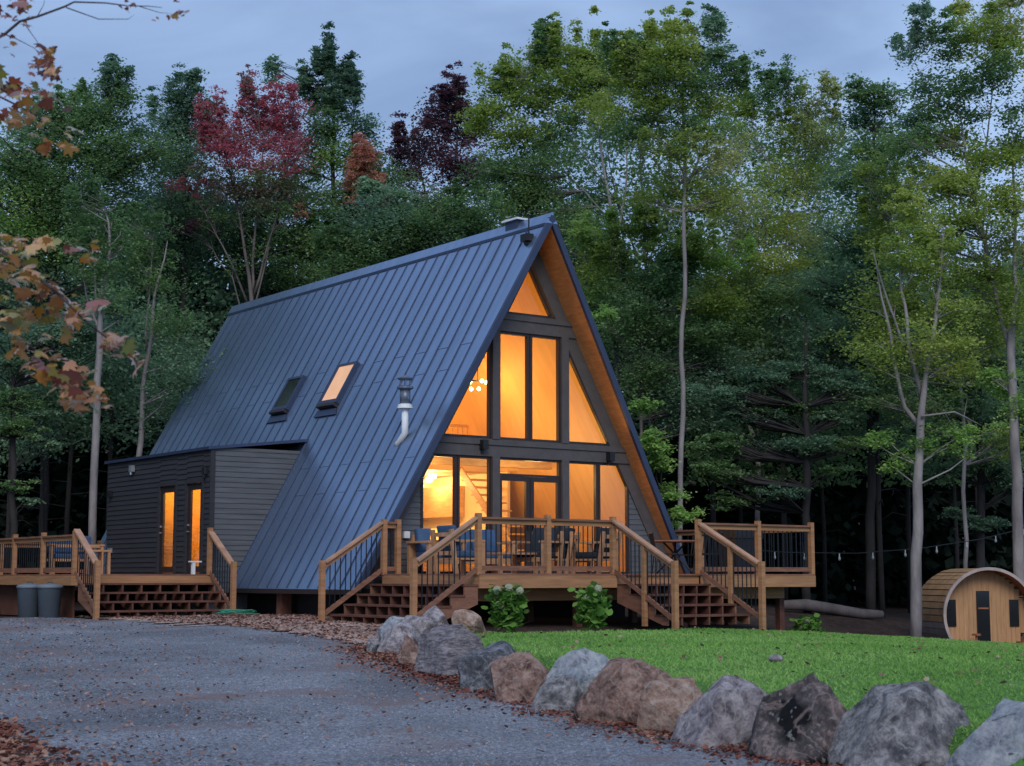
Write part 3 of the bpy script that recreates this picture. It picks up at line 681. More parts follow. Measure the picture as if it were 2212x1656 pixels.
def rail(parent, p, q, zt0, zt1, zb0, zb1, bal=.125, name='railing', top=M['railtop'], off=.06):
    """sloped or level run between two posts: p, q plan points"""
    p, q = Vector((*p, 0)), Vector((*q, 0)); d = (q - p); Ln = d.length; u = d / Ln; a, c = p + u * off, q - u * off
    b = MB(); b.bar(a + Vector((0, 0, zt0 - .02)), c + Vector((0, 0, zt1 - .02)), .14, .04); o = b.build(name, top if abs(zt0 - zt1) > .1 else M['deckwood'], parent)  # level rails take darker wood for the shade on their undersides
    b = MB(); b.bar(a + Vector((0, 0, zt0 - .085)), c + Vector((0, 0, zt1 - .085)), .04, .088); b.build('top_rail', M['fascia'], o)
    b = MB(); b.bar(a + Vector((0, 0, zb0)), c + Vector((0, 0, zb1)), .04, .09); b.build('bottom_rail', M['deckwood'], o)
    n = max(1, int(Ln / bal))
    for k in range(1, n):
        t = k / n; r = a * (1 - t) + c * t; b = MB(); b.tube([r + Vector((0, 0, zb0 * (1 - t) + zb1 * t)), r + Vector((0, 0, zt0 * (1 - t) + zt1 * t - .12))], .012, 5); b.build('baluster', M['baluster'], o)
    return o
RT = 1.05
# posts of the deck edge
for x in (XL, (XL + XM) / 2, XM, XN, (XN + XR) / 2 + .05, XR): post(deck, x, Y0 + .06, -.02 if x not in (XL, XM) else -.03, RT + .07)
rail(deck, (XL, Y0 + .06), ((XL + XM) / 2, Y0 + .06), RT, RT, .10, .10); rail(deck, ((XL + XM) / 2, Y0 + .06), (XM, Y0 + .06), RT, RT, .10, .10)
rail(deck, (XN, Y0 + .06), ((XN + XR) / 2 + .05, Y0 + .06), RT, RT, .10, .10, .135); rail(deck, ((XN + XR) / 2 + .05, Y0 + .06), (XR, Y0 + .06), RT, RT, .10, .10, .135)
for y in (-2.0, -.35, 1.2): post(deck, XR, y, -.02, RT + .05)
for a, c in ((Y0 + .06, -2.0), (-2.0, -.35), (-.35, 1.2)): rail(deck, (XR, a), (XR, c), RT, RT, .10, .10, .2)
# left flight, going down towards -X
def flight(parent, x0, y0, x1, y1, dx, dy, n, rise, run, zt=0, mstep=M['stair'], spacing=.42, depth=.0, name='steps'):
    """top edge (x0,y0)-(x1,y1); descends along (dx,dy)"""
    st = MB(); A, B_, d = Vector((x0, y0, 0)), Vector((x1, y1, 0)), Vector((dx, dy, 0))
    for i in range(1, n):
        z = zt - rise * i; p, q = A + d * run * (i - .5), B_ + d * run * (i - .5)
        st.bar(p + Vector((0, 0, z - .02)), q + Vector((0, 0, z - .02)), run + .02, .04)
    o = st.build(name, mstep, parent)
    m = max(2, round((B_ - A).length / spacing))
    for k in range(m + 1):
        c = A.lerp(B_, .01 + .98 * k / m); s_ = MB(); w = (B_ - A).normalized() * .02
        prof = [(0, zt - .05)]
        for i in range(1, n): prof += [((i - 1) * run, zt - rise * i - .041), (i * run, zt - rise * i - .041)]
        prof += [((n - 1) * run, zt - rise * n), ((n - 1) * run - .12, zt - rise * n)] ; prof += [(0, zt - .05 - rise * 1.0 - .32)]
        prof = prof[1:]
        s_.prism(prof, lambda u, z: c + d * u + Vector((0, 0, z)) - w, lambda u, z: c + d * u + Vector((0, 0, z)) + w)
        s_.build('stringer', mstep if 0 < k < m else M['fascia' if False else 'deckwood'], o)
    return o
NR, RISE = 5, .196
f1 = flight(deck, XL - .025, Y0 + .02, XL - .025, -.52, -1, 0, NR, RISE, .30, 0, M['stair'], .40)
f2 = flight(deck, XM + .06, Y0 + .02, XN - .06, Y0 + .02, 0, -1, NR + 0, RISE, .37, 0, M['stair'], .36)
BX = XL - 1.42
for y in (Y0 + .06, -.52):
    post(deck, BX, y, zxy(BX, y) - .1, .26); rail(deck, (XL, y), (BX, y), RT, .24, .07, -.78)
post(deck, XL, -.52, -.02, RT + .05); post(deck, XL + .33, -.52, -.02, RT + .05); rail(deck, (XL, -.52), (XL + .33, -.52), RT, RT, .1, .1)
BY = Y0 - 1.75
for x in (XM, XN):
    post(deck, x, BY, -1.12, .24); rail(deck, (x, Y0 + .06), (x, BY), RT, .22, .05, -.85); post(deck, x + .001, (Y0 + BY) / 2 - .0, -1.0, .60, .085)
# side deck beside the dormer room
SX = -8.35; SYF = 5.15; SYB = 14.0
deck2 = thing('side_deck', 'narrow wooden side deck with steps in front of the dark dormer doors', 'deck', (-6.7, 8, -1))
b = MB(); y = SYF - .02
while y < SYB: b.box(SX, XS - .05, y, y + .135, -.032, -.001); y += .141
b.box(XS - .04, -3.8, YE + .2, SYB, -.032, -.001); b.build('deck_floor', M['deckwood'], deck2)
b = MB(); b.box(SX, XS + .1, SYF - .045, SYF, -.24, -.034); b.build('fascia', M['fascia'], deck2)
b = MB(); b.box(SX - .045, SX, SYF - .045, SYB, -.24, -.034); b.build('fascia', M['fascia'], deck2)
b = MB(); b.box(SX + .25, SX + .30, SYF + .6, SYB, -.95, -.25); b.build('skirt_board', M['stair'], deck2)
ys = [SYF + .06, 7.1, 8.95, 10.8, 12.6, SYB - .06]
for y in ys: post(deck2, SX + .06, y, -.02, RT - .12)
for a, c in zip(ys[:-1], ys[1:]): rail(deck2, (SX + .06, a), (SX + .06, c), RT - .2, RT - .2, .1, .1, .14, top=M['deckwood'])
xs_ = [SX + .06, -6.9, -5.5, -4.2]
for x in xs_[1:]: post(deck2, x, SYB - .06, -.02, RT - .12)
for a, c in zip(xs_[:-1], xs_[1:]): rail(deck2, (a, SYB - .06), (c, SYB - .06), RT - .2, RT - .2, .1, .1, .16, top=M['deckwood'])
f3 = flight(deck2, SX + .1, SYF - .05, XS - .02, SYF - .05, 0, -1, 5, .19, .28, 0, M['stair'], .42)
BY2 = SYF - 1.22
post(deck2, XS - .04, SYF - .02, -.02, RT)
for x in (SX + .06, XS - .04):
    post(deck2, x, BY2, zxy(x, BY2) - .1, .28); rail(deck2, (x, SYF + .06 if x < -6 else SYF), (x, BY2), RT - .08, .24, .05, -.72)

#FURNITURE
def sofa():
    x0, x1, y0, y1 = -3.45, -1.25, -1.25, -.45
    t = thing('outdoor_sofa', 'teak outdoor sofa with blue cushions against the gable windows', 'sofa', ((x0 + x1) / 2, -.85, 0))
    for x in (x0, x1 - .09):
        b = MB(); b.box(x, x + .09, y0, y0 + .08, 0, .62); b.box(x, x + .09, y1 - .08, y1, 0, .62); b.box(x - .03, x + .12, y0 - .02, y1, .62, .665); b.box(x + .03, x + .06, y0 + .08, y1 - .08, .28, .34); b.build('arm', M['teak'], t)
    b = MB(); b.box(x0 + .09, x1 - .09, y0 + .03, y0 + .07, .20, .32); b.box(x0 + .09, x1 - .09, y0 + .07, y1 - .08, .24, .30); b.box(x0 + .09, x1 - .09, y1 - .07, y1 - .03, .3, .8); b.build('frame', M['teak'], t)
    w = (x1 - x0 - .2) / 3
    for k in range(3):
        a = x0 + .1 + k * w
        b = MB(); b.box(a + .01, a + w - .01, y0 + .04, y1 - .15, .305, .45); b.build('seat_cushion', M['cushion'], t, bevel=.04, smooth=True)
        b = MB(); b.hexa([(a + .015, y1 - .32, .44), (a + w - .015, y1 - .32, .44), (a + w - .015, y1 - .13, .44), (a + .015, y1 - .13, .44)], [(a + .015, y1 - .2, .93), (a + w - .015, y1 - .2, .93), (a + w - .015, y1 - .05, .93), (a + .015, y1 - .05, .93)]); b.build('back_cushion', M['cushion'], t, bevel=.05, smooth=True)
sofa()
def armchair(loc, rz, label, cu):
    t = thing('outdoor_armchair', label, 'armchair', loc, 'teak armchairs on the deck'); t.rotation_euler[2] = rz
    for s in (-1, 1):
        b = MB(); x = s * .33; b.box(x - .035, x + .035, -.36, -.28, 0, .62); b.bar((x, .30, 0), (x, .42, .86), .07, .08, (0, 1, 0)); b.box(x - .05, x + .05, -.38, .36, .62, .66); b.build('arm', M['teak'], t, local=True)
    b = MB(); b.box(-.30, .30, -.33, -.28, .24, .33); b.box(-.30, .30, -.28, .30, .27, .31)
    for k in range(3): b.bar((-.30, .33 + k * .03, .40 + k * .18), (.30, .33 + k * .03, .40 + k * .18), .03, .08)
    b.build('frame', M['teak'], t, local=True)
    b = MB(); b.box(-.29, .29, -.33, .24, .315, .45); b.build('seat_cushion', cu, t, local=True, bevel=.04, smooth=True)
    b = MB(); b.hexa([(-.28, .12, .44), (.28, .12, .44), (.28, .27, .44), (-.28, .27, .44)], [(-.28, .26, .94), (.28, .26, .94), (.28, .38, .94), (-.28, .38, .94)]); b.build('back_cushion', cu, t, local=True, bevel=.04, smooth=True)
armchair((-1.55, -2.35, 0), rad(-70), 'teak armchair with dark cushions turned side on, nearer the blue sofa', M['cushion_dark'])
armchair((-.85, -2.05, 0), rad(-140), 'teak armchair with dark cushions standing behind the middle railing post', M['cushion_dark'])
armchair((-.15, -2.45, 0), rad(-160), 'teak armchair showing its dark back, nearest the right hand steps', M['cushion_dark'])
armchair((-3.35, -2.2, 0), rad(90), 'teak armchair with blue seat by the left steps, lit candle on its arm side', M['cushion'])
ct = thing('coffee_table', 'low slatted teak table on the deck between sofa and armchairs', 'table', (-2.2, -2.3, 0))
b = MB()
for k in range(6): b.box(-2.7 + k * .17, -2.56 + k * .17, -2.65, -1.95, .38, .42)
b.build('tabletop', M['teak'], ct)
for x in (-2.65, -1.78):
    for y in (-2.6, -2.0): b = MB(); b.box(x - .035, x + .035, y - .035, y + .035, 0, .38); b.build('leg', M['teak'], ct)
b = MB(); b.lathe((-3.28, -1.2, .667), [(.07, 0), (.085, .04), (.08, .2), (.06, .24)], 12); tag(b.build('candle_lantern', M['candle'], None, True), 'glowing amber candle lantern on the sofa arm', 'lantern')
# dining table and chairs on the right part
dt = thing('patio_table', 'dark round patio table behind the right hand step railing', 'table', (2.75, -1.7, 0))
b = MB(); b.lathe((2.75, -1.7, .70), [(.55, 0), (.56, .02), (.55, .04)], 28); b.build('tabletop', M['deckwood'], dt)
for k in range(4):
    t = math.pi / 4 + k * math.pi / 2; b = MB(); b.tube([(2.75 + .42 * math.cos(t), -1.7 + .42 * math.sin(t), 0), (2.75 - .25 * math.cos(t), -1.7 - .25 * math.sin(t), .70)], .022, 6); b.build('leg', M['black'], dt)
pc = None
for k, (x, y, a, lb) in enumerate(((2.1, -2.1, 60, 'black metal patio chair left of the round table'), (2.85, -2.65, 170, 'black metal patio chair in front of the round table'), (3.5, -1.45, -80, 'black metal patio chair right of the round table'))):
    if pc is None:
        t = thing('patio_chair', lb, 'chair', (0, 0, 0), 'black patio chairs')
        b = MB(); b.box(-.22, .22, -.22, .22, .42, .45); b.build('seat', M['black'], t, local=True)
        b = MB()
        for i in range(6): b.tube([(-.2 + i * .08, .22, .45), (-.2 + i * .08, .30, .88)], .012, 5)
        b.tube([(-.22, .30, .88), (.22, .30, .88)], .018, 6); b.build('backrest', M['black'], t, local=True)
        for sx in (-1, 1):
            for sy in (-1, 1): b = MB(); b.tube([(sx * .2, sy * .2, .43), (sx * .24, sy * .24, 0)], .014, 5); b.build('leg', M['black'], t, local=True)
        pc = t; o = t
    else: o = copy_tree(pc)
    o.location = (x, y, 0); o.rotation_euler[2] = rad(a); o['label'] = lb
gr = thing('barbecue_grill', 'black covered barbecue behind the right deck railing', 'grill', (3.95, -2.5, 0))
b = MB(); b.box(3.55, 4.35, -2.8, -2.25, .12, .78); b.build('body', M['black'], gr)
b = MB(); b.prism([(-2.82, .785), (-2.22, .785), (-2.24, 1.0), (-2.42, 1.1), (-2.66, 1.08), (-2.8, .95)], lambda y, z: (3.53, y, z), lambda y, z: (4.37, y, z)); b.build('lid', M['black'], gr)
for x in (3.6, 4.3): b = MB(); b.tube([(x - .03, -2.5, .06), (x + .03, -2.5, .06)], .06, 10); b.build('wheel', M['black'], gr)
# bench seat, table on the side deck
bs = thing('deck_bench', 'teak bench with grey blue cushions on the side deck left of the dormer', 'bench', (-7.2, 8.3, 0))
b = MB(); b.box(-7.75, -6.6, 7.9, 8.5, .30, .36); b.build('seat', M['teak'], bs); b = MB(); b.box(-7.7, -6.65, 7.95, 8.4, .365, .48); b.build('seat_cushion', M['cushion'], bs, bevel=.04)
b = MB(); b.box(-7.7, -6.65, 8.38, 8.5, .50, .9); b.build('back_cushion', M['cushion'], bs, bevel=.04)
for x in (-7.8, -6.6):
    b = MB(); b.box(x - .035, x + .035, 7.86, 7.94, 0, .66); b.box(x - .035, x + .035, 8.46, 8.54, 0, .66); b.box(x - .05, x + .05, 7.84, 8.55, .66, .70); b.build('arm', M['teak'], bs)
b = MB(); b.box(-7.76, -6.64, 7.88, 7.92, .62, .69); b.build('front_rail', M['teak'], bs)
sb = thing('side_table', 'small teak side table at the head of the dormer steps', 'table', (-7.4, 6.4, 0))
b = MB(); b.box(-7.7, -7.1, 6.1, 6.7, .5, .54); b.build('tabletop', M['teak'], sb)
for x in (-7.66, -7.14):
    for y in (6.14, 6.66): b = MB(); b.box(x - .03, x + .03, y - .03, y + .03, 0, .5); b.build('leg', M['teak'], sb)
# bins
for k, (px, lb) in enumerate(((62, 'grey plastic wheelie bin, the left one of the pair beside the side deck'), (106, 'grey plastic bin nearest the dormer steps with a pale lid'))):
    p = at(px, 1330, 35.6 - k * .3); z = zxy(p.x, p.y); t = thing('rubbish_bin', lb, 'bin', (p.x, p.y, z), 'bins beside the side deck')
    b = MB(); b.lathe((0, 0, 0), [(.20, 0), (.215, .02), (.255, .62), (.265, .64)], 22); b.build('body', M['bin'], t, True, local=True)
    b = MB(); b.lathe((0, 0, .64), [(.275, 0), (.28, .045), (.25, .075), (.09, .10)], 22); b.build('lid', M['binlid'], t, True, local=True)
    b = MB(); b.tube([(-.06, 0, .735), (-.05, 0, .775), (.05, 0, .775), (.06, 0, .735)], .012, 6); b.build('handle', M['bin'], t, local=True)
# white stand by the door, garden hose
st = thing('parcel_stand', 'small white post stand by the right dormer door', 'stand', (-5.45, 5.35, 0))
b = MB(); b.box(-5.50, -5.43, 5.30, 5.38, .0, .27); b.build('post', M['white'], st); b = MB(); b.box(-5.56, -5.28, 5.29, 5.40, .27, .30); b.build('shelf', M['white'], st)
p = at(513, 1331, 35.2); zz = zxy(p.x, p.y) + .05; pts = []
for k in range(110):
    t = k / 109 * math.pi * 9; r = .30 + .07 * math.sin(t * .37) + .03 * math.sin(t * 1.7); pts.append((p.x + r * 1.3 * math.cos(t) + .05 * math.sin(t * .21), p.y + r * math.sin(t), zz + .02 + .045 * (1 + math.sin(t * .83))))
b = MB(); b.tube(pts, .011, 6); tag(b.build('garden_hose', M['hose'], None, True), 'coiled green garden hose on the ground beside the dormer steps', 'hose')

#SAUNA
def sauna():
    D = 42.0; c = at(2125, 1300, D); c.z = -1.03; r = 1.2
    turn = YAW - rad(4)
    fwd = Vector((-math.sin(turn), -math.cos(turn), 0)); side = Vector((math.cos(turn), -math.sin(turn), 0)); up = Vector((0, 0, 1))
    t = thing('barrel_sauna', 'round cedar barrel sauna with dark glass door at the edge of the lawn', 'sauna', (c.x, c.y, c.z - r))
    n = 44; Lb = 1.9
    P = lambda a, rr, d: c + side * (rr * math.cos(a)) + up * (rr * math.sin(a)) + fwd * d
    for nm, m, sel in (('barrel_shell', M['sauna_stave'], lambda a: math.sin(a) > -.15), ('lower_staves', M['sauna_weather'], lambda a: math.sin(a) <= -.15)):
        b = MB()
        for k in range(n):
            a0, a1 = 2 * math.pi * k / n, 2 * math.pi * (k + 1) / n; g = .012
            if not sel((a0 + a1) / 2): continue
            rr = r + random.uniform(-.006, .006)
            b.hexa([P(a0 + g, rr - .05, -Lb), P(a1 - g, rr - .05, -Lb), P(a1 - g, rr - .05, .45), P(a0 + g, rr - .05, .45)], [P(a0 + g, rr, -Lb), P(a1 - g, rr, -Lb), P(a1 - g, rr, .45), P(a0 + g, rr, .45)])
        b.build(nm, m, t)
    b = MB()
    for k in range(n):
        a0, a1 = 2 * math.pi * k / n, 2 * math.pi * (k + 1) / n
        b.hexa([P(a0, r - .055, .40), P(a1, r - .055, .40), P(a1, r - .055, .47), P(a0, r - .055, .47)], [P(a0, r + .02, .40), P(a1, r + .02, .40), P(a1, r + .02, .47), P(a0, r + .02, .47)])
    b.build('front_rim', M['sauna_weather'], t)
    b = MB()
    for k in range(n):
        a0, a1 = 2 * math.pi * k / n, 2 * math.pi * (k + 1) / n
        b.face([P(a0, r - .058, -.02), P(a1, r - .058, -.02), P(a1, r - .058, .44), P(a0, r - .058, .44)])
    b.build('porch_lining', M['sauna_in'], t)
    b = MB(); x = -r + .06
    while x < r - .08:
        x1 = x + .118; h0 = math.sqrt(max(0, (r - .06) ** 2 - max(abs(x), abs(x1)) ** 2)); q = lambda u, v, d: c + side * u + up * v + fwd * d
        b.hexa([q(x, -h0, -.05), q(x1, -h0, -.05), q(x1, -h0, .0), q(x, -h0, .0)], [q(x, h0, -.05), q(x1, h0, -.05), q(x1, h0, .0), q(x, h0, .0)]); x += .122
    b.build('front_wall', M['sauna'], t)
    q = lambda u, v, d: c + side * u + up * v + fwd * d
    def panel(nm, u0, u1, v0, v1, m, par, d0=.004, d1=.03): b = MB(); b.hexa([q(u0, v0, d0), q(u1, v0, d0), q(u1, v0, d1), q(u0, v0, d1)], [q(u0, v1, d0), q(u1, v1, d0), q(u1, v1, d1), q(u0, v1, d1)]); return b.build(nm, m, par)
    d = panel('door', -.20, .14, -1.0, .62, M['darkglass'], t); panel('handle', -.17, .10, .16, .20, M['sauna_in'], d, .032, .06)
    panel('window', -.98, -.74, -.28, .40, M['darkglass'], t); panel('window', .66, .90, -.28, .40, M['darkglass'], t)
    panel('bench', -1.0, -.42, -.78, -.70, M['sauna_weather'], t, .03, .38); panel('bench', .5, 1.05, -.78, -.70, M['sauna_weather'], t, .03, .38)
    panel('back_wall', -.9, .9, -.7, .7, M['sauna_weather'], t, -2.2, -2.15)
    b = MB(); s0 = q(-.33, -.95, .3); b.tube([s0, s0 + Vector((0, 0, .45))], .03, 6); b.box(s0.x - .08, s0.x + .08, s0.y - .08, s0.y + .08, s0.z + .45, s0.z + .5); b.build('stand', M['sauna_in'], t)
sauna()
# string lights between the deck and the trees
pl = [at(1590, 1186, 41), at(1700, 1194, 42), at(1850, 1196, 43), at(1990, 1185, 43.5), at(2120, 1165, 44.5), at(2240, 1135, 45.5)]
sl = thing('string_lights', 'drooping string of small unlit bulbs between the deck and the trees', 'string lights', tuple(pl[0]))
cur = []
for a, c in zip(pl[:-1], pl[1:]):
    for k in range(8): cur.append(a.lerp(c, k / 8))
b = MB(); b.tube(cur, .012, 4); b.build('cable', M['black'], sl)
for k in range(2, len(cur), 4):
    b = MB(); b.lathe(cur[k] + Vector((0, 0, -.20)), [(.01, 0), (.032, .03), (.036, .06), (.016, .12), (.016, .19)], 8); b.build('bulb', M['bulb_off'], sl, True)
lg = [at(1690, 1318, 46), at(1790, 1314, 46.5), at(1905, 1312, 47)]
for p in lg: p.z = float(gz(*to_rd(p.x, p.y))) + .16
b = MB(); b.tube([lg[0], lg[0].lerp(lg[1], .5) + Vector((0, 0, .05)), lg[1], lg[1].lerp(lg[2], .6) + Vector((0, 0, -.05)), lg[2]], [.13, .17, .16, .15, .12], 10); tag(b.build('fallen_log', M['bark_red'], None, True), 'fallen log lying on the dark ground behind the deck', 'log')

#ROCKS
def rockmat(name, a, c, d, patch=None, streak=(1, 1, 1), ps=.52):
    m, n, l = nt(name)
    out = n.new('ShaderNodeOutputMaterial'); b = n.new('ShaderNodeBsdfPrincipled'); l.new(b.outputs[0], out.inputs[0]); b.inputs['Roughness'].default_value = .85; b.inputs['Specular IOR Level'].default_value = .25
    tc = n.new('ShaderNodeTexCoord'); mp = n.new('ShaderNodeMapping'); mp.inputs['Scale'].default_value = streak; mp.inputs['Rotation'].default_value = (.4, .5, .2); l.new(tc.outputs['Object'], mp.inputs[0])
    t = n.new('ShaderNodeTexNoise'); t.inputs['Scale'].default_value = 6.0; t.inputs['Detail'].default_value = 12; t.inputs['Roughness'].default_value = .78; t.inputs['Distortion'].default_value = .15; l.new(mp.outputs[0], t.inputs['Vector'])
    cr = n.new('ShaderNodeValToRGB'); e = cr.color_ramp.elements; e.new(.5)
    for i, (p, cc) in enumerate(((.39, a), (.5, c), (.61, d))): e[i].position = p; e[i].color = (*[min(.72, v * 1.42) for v in cc], 1)
    l.new(t.outputs['Fac'], cr.inputs[0]); last = cr.outputs[0]
    if patch:
        t2 = n.new('ShaderNodeTexNoise'); t2.inputs['Scale'].default_value = 1.7; t2.inputs['Detail'].default_value = 7; l.new(tc.outputs['Object'], t2.inputs['Vector'])
        mr = n.new('ShaderNodeMapRange'); mr.inputs[1].default_value = ps; mr.inputs[2].default_value = ps + .07; l.new(t2.outputs['Fac'], mr.inputs[0])
        mc = n.new('ShaderNodeMix'); mc.data_type = 'RGBA'; l.new(mr.outputs[0], mc.inputs[0]); l.new(last, mc.inputs[6]); mc.inputs[7].default_value = (*patch, 1); last = mc.outputs[2]
    t4 = n.new('ShaderNodeTexNoise'); t4.inputs['Scale'].default_value = 2.3; t4.inputs['Detail'].default_value = 8; t4.inputs['Distortion'].default_value = .8; l.new(mp.outputs[0], t4.inputs['Vector'])
    s1 = n.new('ShaderNodeMath'); s1.operation = 'SUBTRACT'; s1.inputs[1].default_value = .5; l.new(t4.outputs['Fac'], s1.inputs[0])
    s2 = n.new('ShaderNodeMath'); s2.operation = 'ABSOLUTE'; l.new(s1.outputs[0], s2.inputs[0])
    s3 = n.new('ShaderNodeMapRange'); s3.inputs[1].default_value = 0; s3.inputs[2].default_value = .022; s3.inputs[3].default_value = .55; s3.inputs[4].default_value = 0; l.new(s2.outputs[0], s3.inputs[0])
    mv = n.new('ShaderNodeMix'); mv.data_type = 'RGBA'; l.new(s3.outputs[0], mv.inputs[0]); l.new(last, mv.inputs[6]); mv.inputs[7].default_value = (*[min(.72, v * 1.5) for v in d], 1); last = mv.outputs[2]
    t5 = n.new('ShaderNodeTexNoise'); t5.inputs['Scale'].default_value = 17; t5.inputs['Detail'].default_value = 3; l.new(tc.outputs['Object'], t5.inputs['Vector'])
    s5 = n.new('ShaderNodeMapRange'); s5.inputs[1].default_value = .62; s5.inputs[2].default_value = .68; s5.inputs[4].default_value = .7; l.new(t5.outputs['Fac'], s5.inputs[0])
    ml = n.new('ShaderNodeMix'); ml.data_type = 'RGBA'; l.new(s5.outputs[0], ml.inputs[0]); l.new(last, ml.inputs[6]); ml.inputs[7].default_value = (.42, .42, .40, 1); last = ml.outputs[2]
    l.new(last, b.inputs['Base Color'])
    bp = n.new('ShaderNodeBump'); bp.inputs['Strength'].default_value = .9; bp.inputs['Distance'].default_value = .07
    t3 = n.new('ShaderNodeTexNoise'); t3.inputs['Scale'].default_value = 11; t3.inputs['Detail'].default_value = 12; t3.inputs['Roughness'].default_value = .7; l.new(mp.outputs[0], t3.inputs['Vector'])
    l.new(t3.outputs['Fac'], bp.inputs['Height'])
    b2 = n.new('ShaderNodeBump'); b2.inputs['Strength'].default_value = .7; b2.inputs['Distance'].default_value = .14; l.new(t.outputs['Fac'], b2.inputs['Height']); l.new(bp.outputs[0], b2.inputs['Normal']); l.new(b2.outputs[0], b.inputs['Normal'])
    return m
RG = rockmat('rock_grey', (.07, .07, .078), (.20, .193, .20), (.44, .42, .42), (.09, .092, .105), ps=.54)
RB = rockmat('rock_blue_grey', (.05, .052, .062), (.12, .125, .145), (.30, .31, .34), (.26, .235, .22), ps=.56)
RPB = rockmat('rock_pale_blue', (.13, .15, .18), (.31, .34, .385), (.48, .50, .53), (.20, .19, .20), ps=.55)
RT_ = rockmat('rock_tan', (.14, .09, .065), (.33, .215, .165), (.50, .38, .32), (.17, .12, .09), ps=.55)
RBR = rockmat('rock_brown', (.085, .05, .042), (.26, .16, .13), (.44, .30, .25), (.075, .05, .05), ps=.54)
RDK = rockmat('rock_dark', (.055, .05, .05), (.12, .10, .10), (.36, .27, .25), (.010, .010, .012), ps=.43)
RLY = rockmat('rock_layered', (.08, .075, .085), (.20, .18, .20), (.38, .34, .36), None, (1, 1, 4))
RPK = rockmat('rock_pinkish', (.10, .085, .095), (.28, .245, .265), (.50, .45, .46), (.13, .10, .10), ps=.56)
def rock(px0, px1, yt, yb, D, m, label, outline, seed, deep=.8, bury=.12):
    """outline: (u 0..1 across, v 0..1 up) of the visible silhouette"""
    rs = random.Random(seed); s = D / F
    base = at((px0 + px1) / 2, yb, D); W = (px1 - px0) * s * (1.27 if D < 20 else 1.12); Hh = (yb - yt) * s * 1.02
    right = Vector((CYW, -SY, 0)); back = Vector((SY, CYW, 0))
    bm = bmesh.new()
    for u, v in outline:
        bm.verts.new(right * ((u - .5) * W) + Vector((0, 0, v * Hh)) + back * rs.uniform(-.1, .1) * W)
    pts = [((u - .5), v) for u, v in outline] + [(-.42, -.0), (.42, .0)]
    for sgn, dep in ((-1, .55), (-1, .30), (1, .5), (1, .3)):
        for u, v in pts:
            f = {.55: .50, .30: .86, .5: .55, .3: .85}[dep]
            uu, vv = u * f + rs.uniform(-.05, .05), (v if v < .1 else .12 + (v - .12) * (f + .06)) + rs.uniform(-.05, .05) * (v > .1)
            bm.verts.new(right * (uu * W) + Vector((0, 0, vv * Hh)) + back * (sgn * dep * deep * W * rs.uniform(.85, 1.05)))
    for u in (-.42, 0, .42):
        for d in (-.4, .4): bm.verts.new(right * (u * W) + back * (d * deep * W) + Vector((0, 0, -bury - .1)))
    r = bmesh.ops.convex_hull(bm, input=bm.verts)
    bmesh.ops.delete(bm, geom=[e for e in set(r['geom_interior'] + r['geom_unused']) if isinstance(e, bmesh.types.BMVert)], context='VERTS')
    bmesh.ops.triangulate(bm, faces=bm.faces)
    size = (W + Hh) / 2
    cen = Vector((0, 0, Hh * .45))
    for k in range(14):
        n_ = Vector((rs.uniform(-1, 1), rs.uniform(-1, 1), rs.uniform(-.25, .9))); n_ = (right * n_.x + back * (n_.y - .35) + Vector((0, 0, n_.z))).normalized()
        ext = max((v.co - cen).dot(n_) for v in bm.verts)
        g = bmesh.ops.bisect_plane(bm, geom=list(bm.verts) + list(bm.edges) + list(bm.faces), plane_co=cen + n_ * ext * rs.uniform(.6, .88), plane_no=n_, clear_outer=True)
        eds = [e for e in g['geom_cut'] if isinstance(e, bmesh.types.BMEdge)]
        if eds: bmesh.ops.holes_fill(bm, edges=[e for e in bm.edges if e.is_boundary], sides=0)
    bmesh.ops.triangulate(bm, faces=bm.faces)
    for _ in range(5):
        lim = size * .075; big = [e for e in bm.edges if e.calc_length() > lim]
        if not big: break
        bmesh.ops.subdivide_edges(bm, edges=big, cuts=1); bmesh.ops.triangulate(bm, faces=bm.faces)
    big = [e for e in bm.edges if e.calc_length() > size * .03]
    bmesh.ops.subdivide_edges(bm, edges=big, cuts=1); bmesh.ops.triangulate(bm, faces=bm.faces)
    bm.normal_update(); of = Vector((seed * 3.7, seed * 1.3, 0))
    for v in bm.verts:
        q = v.co / size * 2.0 + of
        a = noise.fractal(q * 1.5, .8, 2.0, 6) * .022
        a += (noise.voronoi(q * 1.3 + noise.noise_vector(q) * .4)[0][0] - .35) * .03          # chipped hollows
        a -= max(0, .10 - abs(noise.noise(q * .9 + Vector((3, 7, 1))))) * .2                 # cracks
        v.co += v.normal * (a * size)
    me = bpy.data.meshes.new('boulder'); bm.to_mesh(me); bm.free(); me.materials.append(m); me.polygons.foreach_set('use_smooth', [True] * len(me.polygons))
    o = bpy.data.objects.new('boulder', me); COL.objects.link(o); o.location = base; tag(o, label, 'boulder', 'boulders edging the lawn')
round_ = [(0, .15), (.06, .5), (.22, .85), (.45, 1), (.7, .92), (.92, .6), (1, .2)]
flat_ = [(0, .2), (.05, .6), (.2, .92), (.55, 1), (.85, .9), (.98, .55), (1, .15)]
rock(903, 970, 1309, 1350, 27.6, RPK, 'small rounded grey boulder at the far end of the row, nearest the deck steps', round_, 1)
rock(966, 1056, 1318, 1362, 28.2, RT_, 'low orange tan boulder at the far end, in front of the left steps stringer', [(0, .2), (.1, .75), (.3, 1), (.62, .92), (.88, .55), (1, .1)], 2)
rock(815, 880, 1333, 1362, 26.6, RPB, 'small flat pale blue stone on the left end of the row', flat_, 3)
rock(853, 948, 1324, 1380, 26.2, RPK, 'rounded pale tan boulder just behind the flat blue stone', round_, 4)
